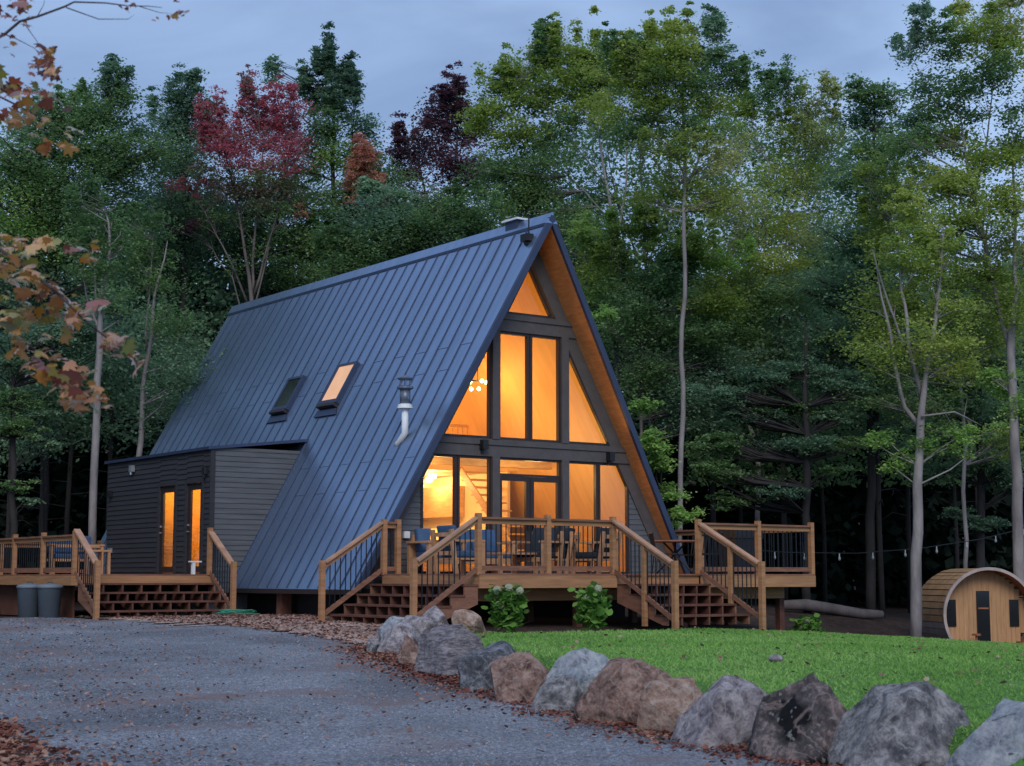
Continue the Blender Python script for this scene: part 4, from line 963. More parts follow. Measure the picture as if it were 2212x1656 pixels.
rock(808, 918, 1347, 1412, 24.9, RPK, 'low whitish brown boulder at the left corner of the row', [(0, .12), (.08, .4), (.25, .8), (.5, 1), (.75, .95), (1, .4)], 5)
rock(793, 818, 1374, 1398, 24.8, RG, 'smallest grey stone lying at the left tip of the row', round_, 6)
rock(858, 918, 1368, 1454, 22.9, RBR, 'narrow upright brown boulder beside the big layered grey one', [(0, .2), (0, .8), (.25, 1), (.6, .75), (1, .35), (1, .1)], 7)
rock(900, 1060, 1344, 1475, 21.6, RLY, 'big grey boulder with diagonal layers, tallest in the left part of the row', [(0, .35), (.05, .7), (.28, .97), (.45, 1), (.72, .86), (.98, .62), (1, .35), (.8, .1), (.35, .0)], 8)
rock(977, 1146, 1388, 1499, 19.6, RB, 'smooth dark slate grey boulder between the layered and the brown cracked ones', [(0, .1), (.05, .5), (.2, .85), (.5, 1), (.8, .9), (1, .6), (1, .2)], 9)
rock(1068, 1204, 1404, 1522, 18.4, RBR, 'brown cracked boulder with a flat sloping top in the middle of the row', [(0, .2), (.02, .75), (.2, .92), (.7, 1), (.95, .85), (1, .5), (.9, .1)], 10)
rock(1185, 1318, 1406, 1500, 18.0, RPB, 'pale blue grey boulder standing behind the big rounded brown one', [(0, .4), (.15, .85), (.55, 1), (.8, .85), (1, .55), (1, .2)], 11)
rock(1156, 1258, 1442, 1540, 17.5, RG, 'dark grey wedge shaped boulder below the pale blue one', [(0, .2), (.12, .55), (.45, .95), (.7, .9), (1, .3), (1, .05)], 12)
rock(1236, 1456, 1424, 1566, 16.7, RBR, 'big rounded brown boulder, widest in the middle of the row', [(0, .3), (.06, .55), (.2, .85), (.5, .98), (.68, .9), (1, .62), (.92, .3), (.7, .05)], 13)
rock(1360, 1534, 1470, 1574, 15.9, RT_, 'low flat topped tan boulder right of the big brown one', [(0, .25), (.06, .7), (.25, .95), (.7, 1), (1, .88), (1, .4), (.85, .05)], 14)
rock(1473, 1652, 1459, 1634, 15.0, RPK, 'light grey speckled boulder leaning beside the black stained one', [(0, .28), (.1, .4), (.28, .85), (.45, 1), (.75, .96), (.97, .68), (1, .3), (.8, 0)], 15, .7)
rock(1628, 1872, 1456, 1690, 14.2, RDK, 'dark boulder with black stained top and pinkish belly', [(0, .4), (.02, .62), (.2, .82), (.45, .98), (.6, 1), (.85, .85), (1, .68), (1, .3)], 16, .75)
rock(1802, 2100, 1458, 1720, 13.6, RG, 'large pointed grey boulder with a peak and pale veins', [(0, .3), (.06, .55), (.35, .85), (.55, 1), (.64, .95), (.88, .72), (1, .4), (1, .1)], 17, .75)
rock(2045, 2290, 1500, 1720, 12.9, RPB, 'blue grey sloping boulder at the right edge of the picture', [(0, .2), (.12, .45), (.35, .68), (.6, .92), (.85, 1), (1, .7)], 18, .75)
p = at(1676, 1427, 19.5); b = MB(); b.lathe((p.x, p.y, float(lawnz(*to_rd(p.x, p.y))) + .02), [(.06, 0), (.10, .03), (.07, .07), (.02, .085)], 9); tag(b.build('stone', RPK, None, True), 'lone pale stone lying in the middle of the lawn', 'stone')

#TREES
def sphere_pts(n):
    v = RNG.normal(size=(n, 3)); v /= np.linalg.norm(v, axis=1)[:, None]; return v * RNG.random(n)[:, None] ** (1 / 1.9)
RIGHT = np.array([CYW, -SY, 0.]); BACK = np.array([SY, CYW, 0.]); UP = np.array([0, 0, 1.])
def blob(px, py, rx, ry, D, dens, flat=.45, cl=26, spread=1.0):
    """leaf centres of one bough: sub-clumps, each a flattened spray"""
    s = D / F; c = np.array(at(px, py, D)); Rx, Ry = rx * s, ry * s; Rd = (Rx + Ry) * .5 * spread
    dens = dens * 3.1; nl = int(rx * ry * dens); nc = max(6, int(nl / (cl * 2.2)))
    q = sphere_pts(nc); th = np.arctan2(q[:, 2], q[:, 0]); lob = 1 + .34 * np.sin(3 * th + RNG.uniform(0, 6.3)) + .2 * np.sin(7 * th + RNG.uniform(0, 6.3)); q = q * (1.1 * lob)[:, None]; ctr = c + q[:, :1] * Rx * RIGHT + q[:, 2:] * Ry * UP + q[:, 1:2] * Rd * BACK
    k = RNG.integers(0, nc, nl); w = RNG.uniform(.6, 1.3, nc)
    sg = min(Rx, Ry) * .27 + .07
    j = RNG.normal(size=(nl, 3)) * (sg * w[k])[:, None]; j[:, 2] *= flat
    hj = np.hypot(j[:, 0], j[:, 1]); j[:, 2] -= hj * .22
    return ctr[k] + j, ctr
def tree(label, D, stems, blobs, bark, name='deciduous_tree', cat='tree', leaf=.15, dens=.34, flat=.45, group=None, twigs=.5, spread=1.0, aspect=.6, base=None):
    """stems: lists of (px, py, r); blobs: (px, py, rx, ry, material[, density factor])"""
    x, y = base if base else rd((stems[0][0][0] - 1106) / F * D, D)
    t = thing(name, label, cat, (x, y, zxy(x, y)), group)
    pos = np.array(t.location)
    b = MB(); nodes = []
    for si, st_ in enumerate(stems):
        pts = [at(p[0], p[1], D + (0 if si == 0 else .25 * math.sin(i * 1.3 + si))) for i, p in enumerate(st_)]
        if si == 0 and pts[0].z > t.location.z: pts[0].z = t.location.z - .1
        rr_ = [p[2] for p in st_]
        # resample with a little wobble
        P2, R2 = [], []
        for i in range(len(pts) - 1):
            ns = max(3, int((pts[i + 1] - pts[i]).length / .7))
            for k in range(ns):
                f = k / ns; q = pts[i].lerp(pts[i + 1], f); wv = (noise.noise_vector(q * .9 + Vector((si, 0, 0)))) * (.10 if i + k else 0); wv.z = 0
                P2.append(q + wv); R2.append(rr_[i] * (1 - f) + rr_[i + 1] * f)
        P2.append(pts[-1]); R2.append(rr_[-1]); b.tube(P2, R2, 7 if max(R2) > .06 else 5)
        nodes += [(p, r) for p, r in zip(P2, R2)]
    mats, V, MI = [], [], []
    topy = min(q[1] - q[3] for q in blobs); extra = []
    for q in blobs:
        if q[1] - q[3] < topy + 110 and q[3] > 16 and name == 'deciduous_tree':
            for k in range(6):
                u = RNG.uniform(-.9, .9); hh = RNG.uniform(18, 48); extra.append((q[0] + u * q[2], q[1] - q[3] * math.sqrt(1 - u * u) * .8 - hh * .45, RNG.uniform(3, 6), hh, q[4], 2.0 * (q[5] if len(q) > 5 else 1) + .6))
    for bl in list(blobs) + extra:
        px, py, rx, ry, m = bl[:5]; dn = dens * (bl[5] if len(bl) > 5 else 1)
        if m not in mats: mats.append(m)
        c, ctr = blob(px, py, rx, ry, D + RNG.uniform(-.6, .6), dn, flat, 26, spread)
        V.append(leaves(c, leaf * .78, 1.25, aspect)); MI.append(np.full(len(c), mats.index(m)))
        if twigs > 0:
            for q in ctr[: max(2, int(len(ctr) * twigs * .8))]:
                q = Vector(q); below = [(p, r) for p, r in nodes if p.z < q.z + .3] or nodes
                p, r = min(below, key=lambda w: (w[0] - q).length + max(0, (w[0].z - q.z + .6)) * .8)
                if (q - p).length < 7:
                    mid = p.lerp(q, .55) + Vector((random.uniform(-.2, .2), random.uniform(-.2, .2), -.10 * (q - p).length + .12)); r0 = min(r * .55, .012 + .012 * (q - p).length); b.tube([p, mid, q], [r0, r0 * .65, .008], 4, False)
    o = b.build('trunk', bark, t, True)
    verts = np.concatenate(V) - pos; mi = np.concatenate(MI)
    npmesh('crown', verts, 4, mats, mi, t)
    return t
A, Bk, Br, Bd = M['bark_pale'], M['bark_green'], M['bark_red'], M['bark_dark']
tree('tall green tree at the left edge with an uneven crown against the sky', 53, [[(95, 1200, .16), (100, 800, .13), (120, 500, .10), (150, 300, .06), (170, 220, .03)], [(110, 620, .07), (200, 400, .05), (235, 220, .02)]],
     [(40, 360, 110, 80, G_MID), (150, 270, 80, 70, G_MID, .9), (250, 195, 42, 55, G_DARK, .8), (215, 245, 70, 60, G_MID, .8), (230, 340, 90, 70, G_MID, .7), (120, 420, 150, 90, G_MID), (280, 380, 40, 100, G_DARK, .7), (40, 500, 120, 90, G_BRIGHT, .7), (170, 520, 110, 80, G_MID), (60, 600, 120, 80, G_DARK), (330, 330, 60, 50, G_MID, .6), (180, 330, 90, 50, G_MID, .7), (60, 280, 70, 50, G_DARK, .6), (300, 290, 40, 40, G_DARK, .6)], Bd)
tree('narrow dark green tree just left of the crimson maple', 57, [[(390, 1150, .15), (395, 700, .11), (400, 400, .07), (398, 220, .02)]],
     [(400, 210, 34, 45, G_DARK, 1.1), (365, 260, 40, 50, G_DARK), (420, 280, 45, 50, G_DARK, 1.1), (380, 350, 70, 70, G_DARK, 1.2), (350, 450, 70, 80, G_DARK), (410, 470, 70, 90, G_DARK), (330, 560, 80, 80, G_MID, .8)], Bd)
tree('crimson pink maple with fanned grey stems rising behind the roof', 55, [[(545, 1100, 0.096), (540, 650, 0.078), (522, 500, 0.042), (500, 380, 0.027), (470, 270, 0.012)], [(540, 655, 0.060), (556, 480, 0.036), (565, 330, 0.024), (560, 230, 0.009)], [(545, 650, 0.054), (590, 500, 0.033), (620, 380, 0.024), (630, 260, 0.009)], [(536, 660, 0.048), (480, 530, 0.030), (440, 460, 0.018), (405, 410, 0.007)], [(532, 700, 0.036), (500, 600, 0.024), (460, 540, 0.012)], [(548, 670, 0.036), (575, 560, 0.027), (600, 470, 0.012)]],
     [(500, 420, 90, 40, G_DULL, .5), (600, 410, 70, 40, G_DULL, .5), (460, 275, 34, 40, G_RED, .9), (480, 310, 50, 36, G_RED), (545, 250, 36, 46, G_RED, .8), (620, 245, 42, 46, G_RED, .9), (560, 300, 60, 40, G_RED), (630, 315, 40, 40, G_RED, .9), (520, 345, 70, 34, G_RED, .8), (600, 365, 50, 28, G_RED, .7), (540, 215, 20, 30, G_DULL, .6), (400, 405, 30, 18, G_RED), (440, 395, 24, 12, G_RED, .7), (440, 370, 30, 20, G_DULL, .7), (420, 490, 55, 14, G_PURP), (540, 410, 120, 40, G_DULL, .55), (480, 470, 80, 50, G_MID, .35), (600, 450, 70, 50, G_MID, .4), (560, 560, 90, 50, G_MID, .2), (650, 455, 12, 12, G_ORG), (520, 300, 120, 60, G_DULL, .35), (560, 380, 110, 50, G_MID, .4)], Br, leaf=.13, dens=.27, twigs=.9)
tree('dark green rounded crown filling the gap behind the crimson maple stems', 59.5, [[(610, 1150, .14), (605, 640, .10), (600, 430, .03)]], [(450, 450, 80, 50, G_DARK, .9), (560, 440, 90, 44, G_DARK, .9), (650, 430, 60, 50, G_MID, .8), (500, 530, 110, 50, G_DARK), (630, 520, 100, 50, G_MID, .8), (560, 600, 130, 40, G_DARK)], Bd)
tree('green tree with tall pointed spires right of the crimson maple', 58, [[(720, 1100, .16), (722, 600, .12), (720, 350, .07), (716, 160, .015)], [(722, 520, .06), (760, 380, .04), (762, 200, .012)]],
     [(713, 145, 9, 32, G_DARK, 2), (718, 200, 20, 45, G_DARK, 1.2), (690, 160, 7, 22, G_DARK, 1.6), (755, 190, 12, 30, G_DARK, 1.4), (662, 215, 18, 40, G_DARK, .8), (590, 175, 26, 26, G_DARK, .4), (700, 270, 40, 55, G_MID), (760, 250, 32, 50, G_DARK, .8), (800, 285, 28, 34, G_DARK, .8), (725, 340, 60, 60, G_BRIGHT, .75), (790, 370, 50, 60, G_MID, .7), (740, 440, 80, 60, G_MID), (700, 530, 100, 60, G_BRIGHT, .6), (690, 610, 90, 50, G_MID), (660, 330, 46, 50, G_MID, .8), (830, 400, 60, 46, G_MID, .8), (790, 330, 46, 40, G_DARK, .8)], Bd)
tree('rust orange leaved young tree showing between green crowns', 56.5, [[(785, 1000, .07), (788, 600, .05), (790, 360, .015)]], [(785, 365, 26, 34, G_ORG), (800, 415, 30, 24, G_ORG), (770, 410, 20, 26, G_ORG, .7), (790, 460, 24, 14, G_DULL)], Bd, leaf=.13)
tree('dark purple leaved maple left of the big yellow green tree', 60, [[(960, 1000, .15), (965, 600, .11), (985, 420, .07), (990, 250, .02)], [(965, 560, .06), (920, 420, .04), (900, 330, .015)]],
     [(990, 230, 26, 36, G_PURP, .9), (950, 250, 44, 40, G_PURP), (1010, 290, 40, 46, G_PURP, .9), (930, 320, 50, 50, G_PURP), (980, 360, 70, 50, G_PURP), (880, 365, 40, 46, G_PURP, 1.1), (860, 330, 26, 30, G_PURP, .8), (1030, 370, 40, 50, G_DARK), (940, 440, 80, 50, G_DULL, .7)], Bd)
tree('bushy dark green tree directly behind the middle of the roof ridge', 52, [[(860, 1000, .13), (862, 560, .08), (870, 460, .03)]], [(830, 470, 80, 60, G_DARK), (920, 500, 90, 60, G_MID, .8), (850, 550, 110, 50, G_BRIGHT, .5), (760, 560, 80, 60, G_MID), (1010, 470, 70, 60, G_MID), (990, 540, 70, 40, G_DARK)], Bd)
tree('broad yellow green maple with layered boughs behind the gable peak', 54, [[(1335, 1150, 0.104), (1330, 860, 0.091), (1336, 640, 0.072), (1322, 470, 0.058), (1290, 300, 0.033), (1260, 150, 0.013)], [(1326, 560, 0.046), (1355, 400, 0.033), (1345, 250, 0.013)], [(1322, 480, 0.033), (1230, 380, 0.023), (1150, 300, 0.008)], [(1310, 400, 0.026), (1200, 260, 0.019), (1120, 180, 0.007)]],
     [(1080, 190, 56, 34, G_YEL, .7), (1150, 225, 74, 40, G_YEL, .7), (1275, 205, 74, 36, G_MID, .7), (1200, 290, 80, 40, G_MID, .6), (1065, 235, 50, 29, G_YEL), (1030, 270, 38, 24, G_YEL, .8), (1130, 170, 53, 40, G_YEL, .9), (1175, 115, 27, 40, G_MID, .9), (1240, 120, 53, 45, G_YEL), (1215, 180, 74, 35, G_YEL), (1110, 290, 84, 40, G_YEL, .9), (1190, 330, 63, 54, G_MID, .5), (1090, 370, 74, 45, G_MID), (1160, 420, 84, 67, G_MID), (1100, 440, 63, 54, G_YEL, .6), (1230, 250, 53, 32, G_YEL, .6), (1310, 160, 63, 48, G_YEL), (1290, 240, 63, 29, G_YEL, .6), (1240, 480, 74, 67, G_MID, .7), (1300, 560, 63, 81, G_YEL, .45), (1330, 700, 63, 94, G_MID, .45), (1280, 640, 53, 54, G_BRIGHT, .5)], A, leaf=.15, dens=.36)
tree('bright leafy low tree crowning just right of the gable peak', 49.5, [[(1390, 1180, .06), (1384, 860, .05), (1392, 640, .04), (1400, 500, .015)], [(1388, 720, .03), (1450, 600, .025), (1520, 560, .01)], [(1390, 700, .03), (1340, 580, .02), (1290, 525, .008)]],
     [(1280, 520, 60, 18, G_BRIGHT), (1370, 495, 70, 24, G_YEL, .9), (1470, 535, 80, 28, G_YEL), (1560, 560, 70, 30, G_BRIGHT, .8), (1330, 575, 60, 34, G_YEL, .7), (1430, 610, 100, 40, G_MID), (1550, 650, 80, 40, G_YEL, .8), (1370, 690, 80, 50, G_MID), (1480, 720, 100, 50, G_MID), (1560, 780, 70, 50, G_DARK), (1400, 800, 60, 60, G_MID, .8), (1480, 860, 80, 60, G_DARK)], Br, leaf=.14, dens=.36)
tree('thin leaved many stemmed tree with sky showing through, behind the gable peak', 60, [[(1400, 1100, .10), (1398, 640, .08), (1390, 440, .05), (1380, 300, .01)], [(1398, 620, .05), (1330, 440, .035), (1310, 300, .01)], [(1398, 600, .04), (1440, 420, .03), (1450, 300, .01)], [(1400, 640, .05), (1560, 460, .035), (1580, 330, .01)], [(1402, 680, .04), (1660, 470, .03), (1690, 330, .01)]],
     [(1290, 330, 60, 60, G_DARK, .28), (1330, 420, 80, 60, G_MID, .34), (1410, 390, 80, 70, G_MID, .26), (1440, 480, 90, 50, G_MID, .45), (1540, 400, 80, 70, G_DARK, .3), (1600, 480, 90, 60, G_MID, .45), (1690, 400, 90, 70, G_MID, .34), (1780, 430, 70, 80, G_DARK, .5), (1700, 500, 90, 50, G_MID, .6), (1620, 300, 80, 50, G_DARK, .25), (1740, 310, 60, 50, G_DARK, .3), (1260, 430, 60, 60, G_DARK, .6)], Br, leaf=.13, dens=.36, twigs=.8)
tree('tall slim trunked yellow green tree just right of the cabin', 45, [[(1468, 1160, 0.077), (1470, 900, 0.072), (1476, 640, 0.063), (1480, 400, 0.050), (1478, 250, 0.036), (1470, 120, 0.011)], [(1480, 420, 0.036), (1530, 300, 0.027), (1545, 140, 0.009)], [(1479, 380, 0.032), (1420, 260, 0.023), (1390, 140, 0.009)]],
     [(1345, 130, 50, 40, G_MID, .8), (1430, 165, 74, 38, G_YEL, .8), (1400, 265, 84, 38, G_MID, .6), (1330, 230, 60, 34, G_YEL, .6), (1510, 270, 70, 40, G_MID, .7), (1390, 120, 63, 45, G_YEL, .9), (1465, 105, 55, 43, G_YEL, .9), (1545, 110, 27, 59, G_DARK, .6), (1370, 180, 63, 40, G_YEL, .7), (1500, 175, 74, 48, G_MID, .8), (1430, 215, 84, 40, G_YEL, .9), (1540, 235, 63, 40, G_YEL, .7), (1370, 290, 63, 35, G_MID, .45), (1460, 320, 95, 40, G_YEL, .5), (1560, 330, 63, 45, G_AMBER, .6), (1420, 410, 84, 45, G_YEL, .45), (1530, 430, 84, 54, G_YEL, .6), (1590, 180, 27, 29, G_MID, .7)], A, leaf=.13, dens=.36)
tree('airy tree with amber tinged leaves and several pale stems at centre right', 51, [[(1642, 1180, 0.090), (1634, 960, 0.075), (1600, 880, 0.045), (1572, 740, 0.038), (1560, 600, 0.015)], [(1635, 965, 0.045), (1645, 800, 0.038), (1650, 560, 0.022), (1660, 350, 0.007)], [(1636, 955, 0.038), (1622, 760, 0.030), (1612, 560, 0.015), (1600, 380, 0.007)], [(1640, 900, 0.030), (1690, 700, 0.022), (1700, 480, 0.015), (1730, 300, 0.006)]],
     [(1640, 215, 46, 37, G_MID, .6), (1700, 215, 48, 42, G_MID, .5), (1765, 225, 46, 42, G_AMBER, .5), (1615, 280, 53, 42, G_YEL, .6), (1690, 300, 63, 45, G_YEL, .4), (1770, 300, 63, 50, G_AMBER, .7), (1740, 380, 74, 50, G_YEL, .7), (1650, 390, 63, 50, G_YEL, .35), (1600, 450, 63, 50, G_AMBER, .45), (1700, 480, 74, 50, G_YEL, .55), (1600, 540, 84, 55, G_AMBER, .6), (1680, 570, 84, 50, G_YEL, .7), (1740, 520, 63, 37, G_AMBER, .6), (1560, 610, 84, 50, G_YEL, .8), (1680, 640, 95, 50, G_MID), (1580, 690, 95, 62, G_MID), (1560, 780, 95, 62, G_MID, .8)], A, leaf=.13, dens=.36)
tree('tall dark evergreen standing between the airy tree and the right hand crowns', 49, [[(1880, 1310, .16), (1882, 900, .13), (1890, 500, .09), (1885, 180, .015)]],
     [(1846, 190, 18, 40, G_MID, 1.3), (1885, 200, 34, 40, G_MID, 1.1), (1920, 230, 34, 50, G_MID), (1860, 260, 46, 44, G_DARK, 1.1), (1900, 320, 70, 56, G_MID, 1.1), (1850, 390, 80, 50, G_DARK, 1.1), (1920, 450, 70, 60, G_MID), (1860, 520, 90, 60, G_DARK, 1.1), (1800, 620, 90, 50, G_DARK), (1900, 640, 90, 60, G_DARK), (1790, 720, 100, 50, G_DARK), (1880, 760, 100, 50, G_DARK)], Bd, 'evergreen_tree', leaf=.14, dens=.30, flat=.3)
tree('mid green leafy tree filling the view between the forked trunk and the right edge', 46, [[(2085, 1320, .07), (2080, 900, .055), (2070, 640, .035), (2050, 420, .015)], [(2075, 760, .05), (2140, 600, .035), (2170, 480, .01)], [(2078, 820, .05), (1980, 640, .035), (1920, 480, .01)], [(2076, 700, .04), (2020, 560, .03), (1990, 420, .008)]],
     [(1920, 400, 80, 50, G_YEL, .7), (2000, 430, 90, 50, G_YEL, .7), (1900, 500, 80, 50, G_YEL, .8), (2000, 545, 100, 50, G_YEL, .8), (2100, 600, 90, 60, G_YEL, .8), (1950, 650, 90, 50, G_YEL, .8), (2060, 690, 100, 50, G_YEL, .8), (2150, 720, 80, 60, G_YEL, .8), (1890, 720, 80, 50, G_YEL, .8), (1990, 780, 100, 50, G_YEL, .7), (2110, 810, 90, 50, G_BRIGHT, .6), (1910, 860, 80, 40, G_MID, .8), (2190, 620, 50, 60, G_YEL, .8), (2030, 880, 90, 40, G_MID, .8), (2180, 960, 60, 40, G_YEL, .6)], A, leaf=.13, dens=.23, twigs=.7)
tree('fork trunked pale tree rising from the lawn edge beside the barrel sauna', 39.5, [[(1976, 1378, .15), (1978, 1200, .135), (1980, 1050, .12), (1986, 920, .10), (1998, 820, .065), (2022, 690, .045), (2035, 590, .03), (2040, 500, .01)], [(1986, 925, .07), (1955, 880, .055), (1935, 790, .045), (1915, 690, .035), (1888, 540, .006)], [(1990, 870, .06), (1972, 780, .05), (1955, 690, .045), (1945, 600, .03), (1930, 480, .006)], [(1962, 760, .04), (1920, 650, .03), (1885, 540, .01)], [(1990, 900, .03), (2060, 890, .02), (2120, 920, .008)]],
     [(1910, 950, 36, 26, G_BRIGHT, .7), (1930, 1000, 34, 22, G_BRIGHT, .7), (1990, 960, 24, 36, G_BRIGHT, .5), (2090, 930, 60, 22, G_BRIGHT, .7), (2070, 965, 40, 20, G_BRIGHT, .6), (2060, 660, 70, 36, G_YEL, .7), (2000, 590, 60, 34, G_YEL, .6), (2080, 740, 60, 36, G_YEL, .7), (1960, 470, 50, 36, G_YEL, .5), (2060, 800, 50, 40, G_YEL, .5), (1895, 640, 60, 46, G_YEL, .45), (1960, 560, 70, 44, G_YEL, .5), (2045, 560, 50, 44, G_YEL, .5), (1880, 760, 60, 50, G_YEL, .35), (1990, 730, 60, 60, G_YEL, .35)], A, leaf=.12, twigs=.35, dens=.28)
tree('tall pale stemmed tree at the right edge with a wide feathery crown', 43, [[(2208, 1265, .16), (2196, 1100, .145), (2188, 900, .13), (2186, 760, .11), (2196, 640, .06), (2190, 300, .02)], [(2186, 790, .075), (2150, 650, .06), (2125, 520, .05), (2095, 380, .035), (2060, 200, .01)], [(2105, 420, .03), (2140, 250, .02), (2150, 90, .008)], [(2070, 300, .02), (2000, 180, .012), (1960, 110, .006)]],
     [(1960, 120, 32, 40, G_DARK, .35), (2000, 70, 36, 44, G_DARK, .35), (2050, 110, 50, 50, G_MID, .4), (1990, 190, 44, 36, G_DARK, .4), (2110, 60, 60, 50, G_YEL, .5), (2180, 50, 60, 50, G_AMBER, .55), (2170, 130, 60, 40, G_YEL, .5), (2080, 190, 60, 30, G_MID, .4), (1985, 255, 50, 34, G_DARK, .7), (2110, 250, 50, 30, G_MID, .3), (2190, 230, 40, 50, G_MID, .35), (2040, 300, 80, 40, G_YEL, .8), (2130, 160, 70, 50, G_MID, .5), (2040, 220, 80, 40, G_MID, .5), (2190, 320, 60, 50, G_YEL, .7), (1960, 310, 60, 40, G_MID, .7), (2140, 340, 70, 40, G_YEL, .7), (2060, 390, 80, 40, G_YEL, .9), (2170, 430, 70, 50, G_YEL, .8), (2090, 470, 90, 40, G_YEL, .7), (2030, 520, 60, 40, G_YEL, .6), (2180, 530, 60, 40, G_AMBER, .6), (2120, 590, 70, 40, G_YEL, .7), (2180, 660, 50, 50, G_YEL, .7), (2200, 880, 40, 40, G_BRIGHT, .7), (2160, 820, 50, 34, G_BRIGHT, .6)], A, leaf=.13, dens=.38)
tree('pale barked tree standing left of the dark dormer', 44, [[(203, 1170, .115), (206, 950, .105), (213, 760, .095), (220, 640, .06), (236, 560, .045), (232, 480, .03), (222, 420, .01)], [(215, 720, .05), (192, 660, .035), (176, 590, .012)], [(216, 690, .045), (205, 610, .03), (200, 520, .01)]],
     [(225, 570, 60, 50, G_MID, .35), (180, 560, 40, 40, G_MID, .35), (250, 650, 40, 40, G_MID, .3), (190, 470, 60, 40, G_MID, .35)], A, leaf=.13, twigs=.15)
tree('slender pale birch right of the pale barked tree, behind the dormer', 47, [[(297, 1180, .09), (299, 950, .085), (308, 840, .07), (322, 740, .055), (335, 640, .04), (362, 520, .015)], [(318, 760, .04), (324, 640, .03), (330, 520, .01)], [(309, 850, .03), (318, 780, .02)]],
     [(340, 600, 60, 60, G_MID, .4), (370, 700, 60, 60, G_MID, .4), (300, 520, 60, 50, G_MID, .5), (400, 800, 60, 70, G_DARK, .5), (350, 880, 60, 60, G_DARK, .35)], A, leaf=.13, twigs=.15)
tree('young bright leaved maple pressed against the right side of the cabin', 42, [[(1440, 1170, .03), (1425, 1000, .025), (1395, 880, .012)]], [(1385, 875, 26, 16, G_BRIGHT), (1400, 950, 34, 22, G_BRIGHT), (1425, 1000, 34, 18, G_BRIGHT, .8), (1440, 1065, 28, 16, G_BRIGHT), (1465, 1110, 40, 14, G_BRIGHT), (1430, 1130, 26, 12, G_BRIGHT, .8), (1310, 680, 30, 14, G_BRIGHT, .6)], Bd, 'young_maple', leaf=.14, dens=.6)
tree('drooping dark hemlock with soft flat boughs right of the cabin', 46.5, [[(1745, 1320, .13), (1742, 1000, .11), (1740, 760, .06), (1738, 700, .02)]],
     [(1560, 850, 70, 20, G_DARK), (1640, 815, 70, 20, G_DARK), (1730, 800, 80, 20, G_DARK), (1820, 830, 80, 22, G_DARK), (1600, 900, 70, 22, G_DARK), (1700, 880, 90, 24, G_MID, .8), (1800, 900, 70, 20, G_DARK), (1560, 960, 60, 24, G_MID), (1660, 960, 80, 24, G_DARK), (1750, 960, 60, 22, G_DARK), (1540, 1010, 50, 24, G_MID, .9), (1610, 1030, 60, 22, G_MID, .8), (1680, 1060, 50, 18, G_DARK, .7), (1580, 1080, 50, 20, G_MID, .6), (1830, 960, 50, 16, G_MID, .8), (1800, 1010, 40, 12, G_MID, .6)], Bd, 'hemlock_tree', leaf=.13, dens=.6, flat=.25)
tree('dark hemlock with hanging boughs behind the barrel sauna', 47.5, [[(2120, 1330, .14), (2118, 1000, .11), (2110, 700, .04)]],
     [(2060, 820, 70, 24, G_DARK), (2150, 790, 70, 24, G_DARK), (2090, 870, 80, 26, G_DARK), (2180, 900, 60, 26, G_DARK), (2060, 1010, 60, 22, G_DARK, .8), (2150, 1000, 70, 24, G_DARK, .8), (2120, 1130, 70, 16, G_DARK, .8), (2060, 1100, 40, 14, G_DARK, .5), (2190, 1040, 50, 24, G_DARK)], Bd, 'hemlock_tree', leaf=.13, dens=.6, flat=.25)
tree('low dark hemlock bough tree at the left edge behind the side deck', 46, [[(30, 1200, .12), (28, 950, .09), (25, 780, .03)]], [(30, 870, 60, 26, G_MID, .8), (80, 895, 50, 16, G_DARK), (30, 920, 60, 20, G_MID, .7), (100, 960, 40, 12, G_DARK, .6), (20, 1050, 50, 14, G_MID, .6), (60, 1080, 30, 10, G_DARK, .5), (50, 780, 90, 40, G_DARK), (150, 720, 90, 50, G_DARK)], Bd, 'hemlock_tree', leaf=.13, dens=.6, flat=.25)
# slim dark stems one behind another in the unlit wood
slim = [(92, 50), (238, 51), (150, 57), (20, 55), (345, 55), (430, 58), (640, 58), (1395, 59), (1540, 55), (1600, 60), (1690, 52), (1776, 57), (1898, 49), (1960, 57), (2060, 55), (2110, 60), (1125, 58), (1210, 61)]
proto = None
for i, (px, D) in enumerate(slim):
    x, y = rd((px - 1106) / F * D, D)
    if proto is None:
        proto = thing('slim_tree', 'slim dark trunk standing deep in the unlit wood', 'tree', (0, 0, 0), 'slim dark trunks in the wood')
        b = MB(); b.tube([(0, 0, -.3), (.04, 0, 3), (-.05, .05, 6.5), (.05, 0, 10.5)], [.11, .09, .07, .03], 7)
        for k in range(16):
            z = 3.2 + k * .42; a = k * 2.4; l_ = 1.5 - .05 * k; b.tube([(0, 0, z), (l_ * .6 * math.cos(a), l_ * .6 * math.sin(a), z + .1), (l_ * math.cos(a), l_ * math.sin(a), z - .15)], [.02, .014, .006], 4, False)
        b.build('trunk', Bd, proto, True, local=True)
        q = sphere_pts(260); q = q * np.array([1.7, 1.7, 3.0]) + np.array([0, 0, 8.0]); k = RNG.integers(0, 260, 5200); c = q[k] + RNG.normal(size=(5200, 3)) * np.array([.3, .3, .12])
        npmesh('crown', leaves(c, .17, .5, .6), 4, [G_DARK], None, proto); o = proto
    else: o = copy_tree(proto)
    o.location = (x, y, zxy(x, y)); o.rotation_euler[2] = i * 1.7; s = .82 + .3 * ((i * 37) % 11) / 11; o.scale = (s, s, s)
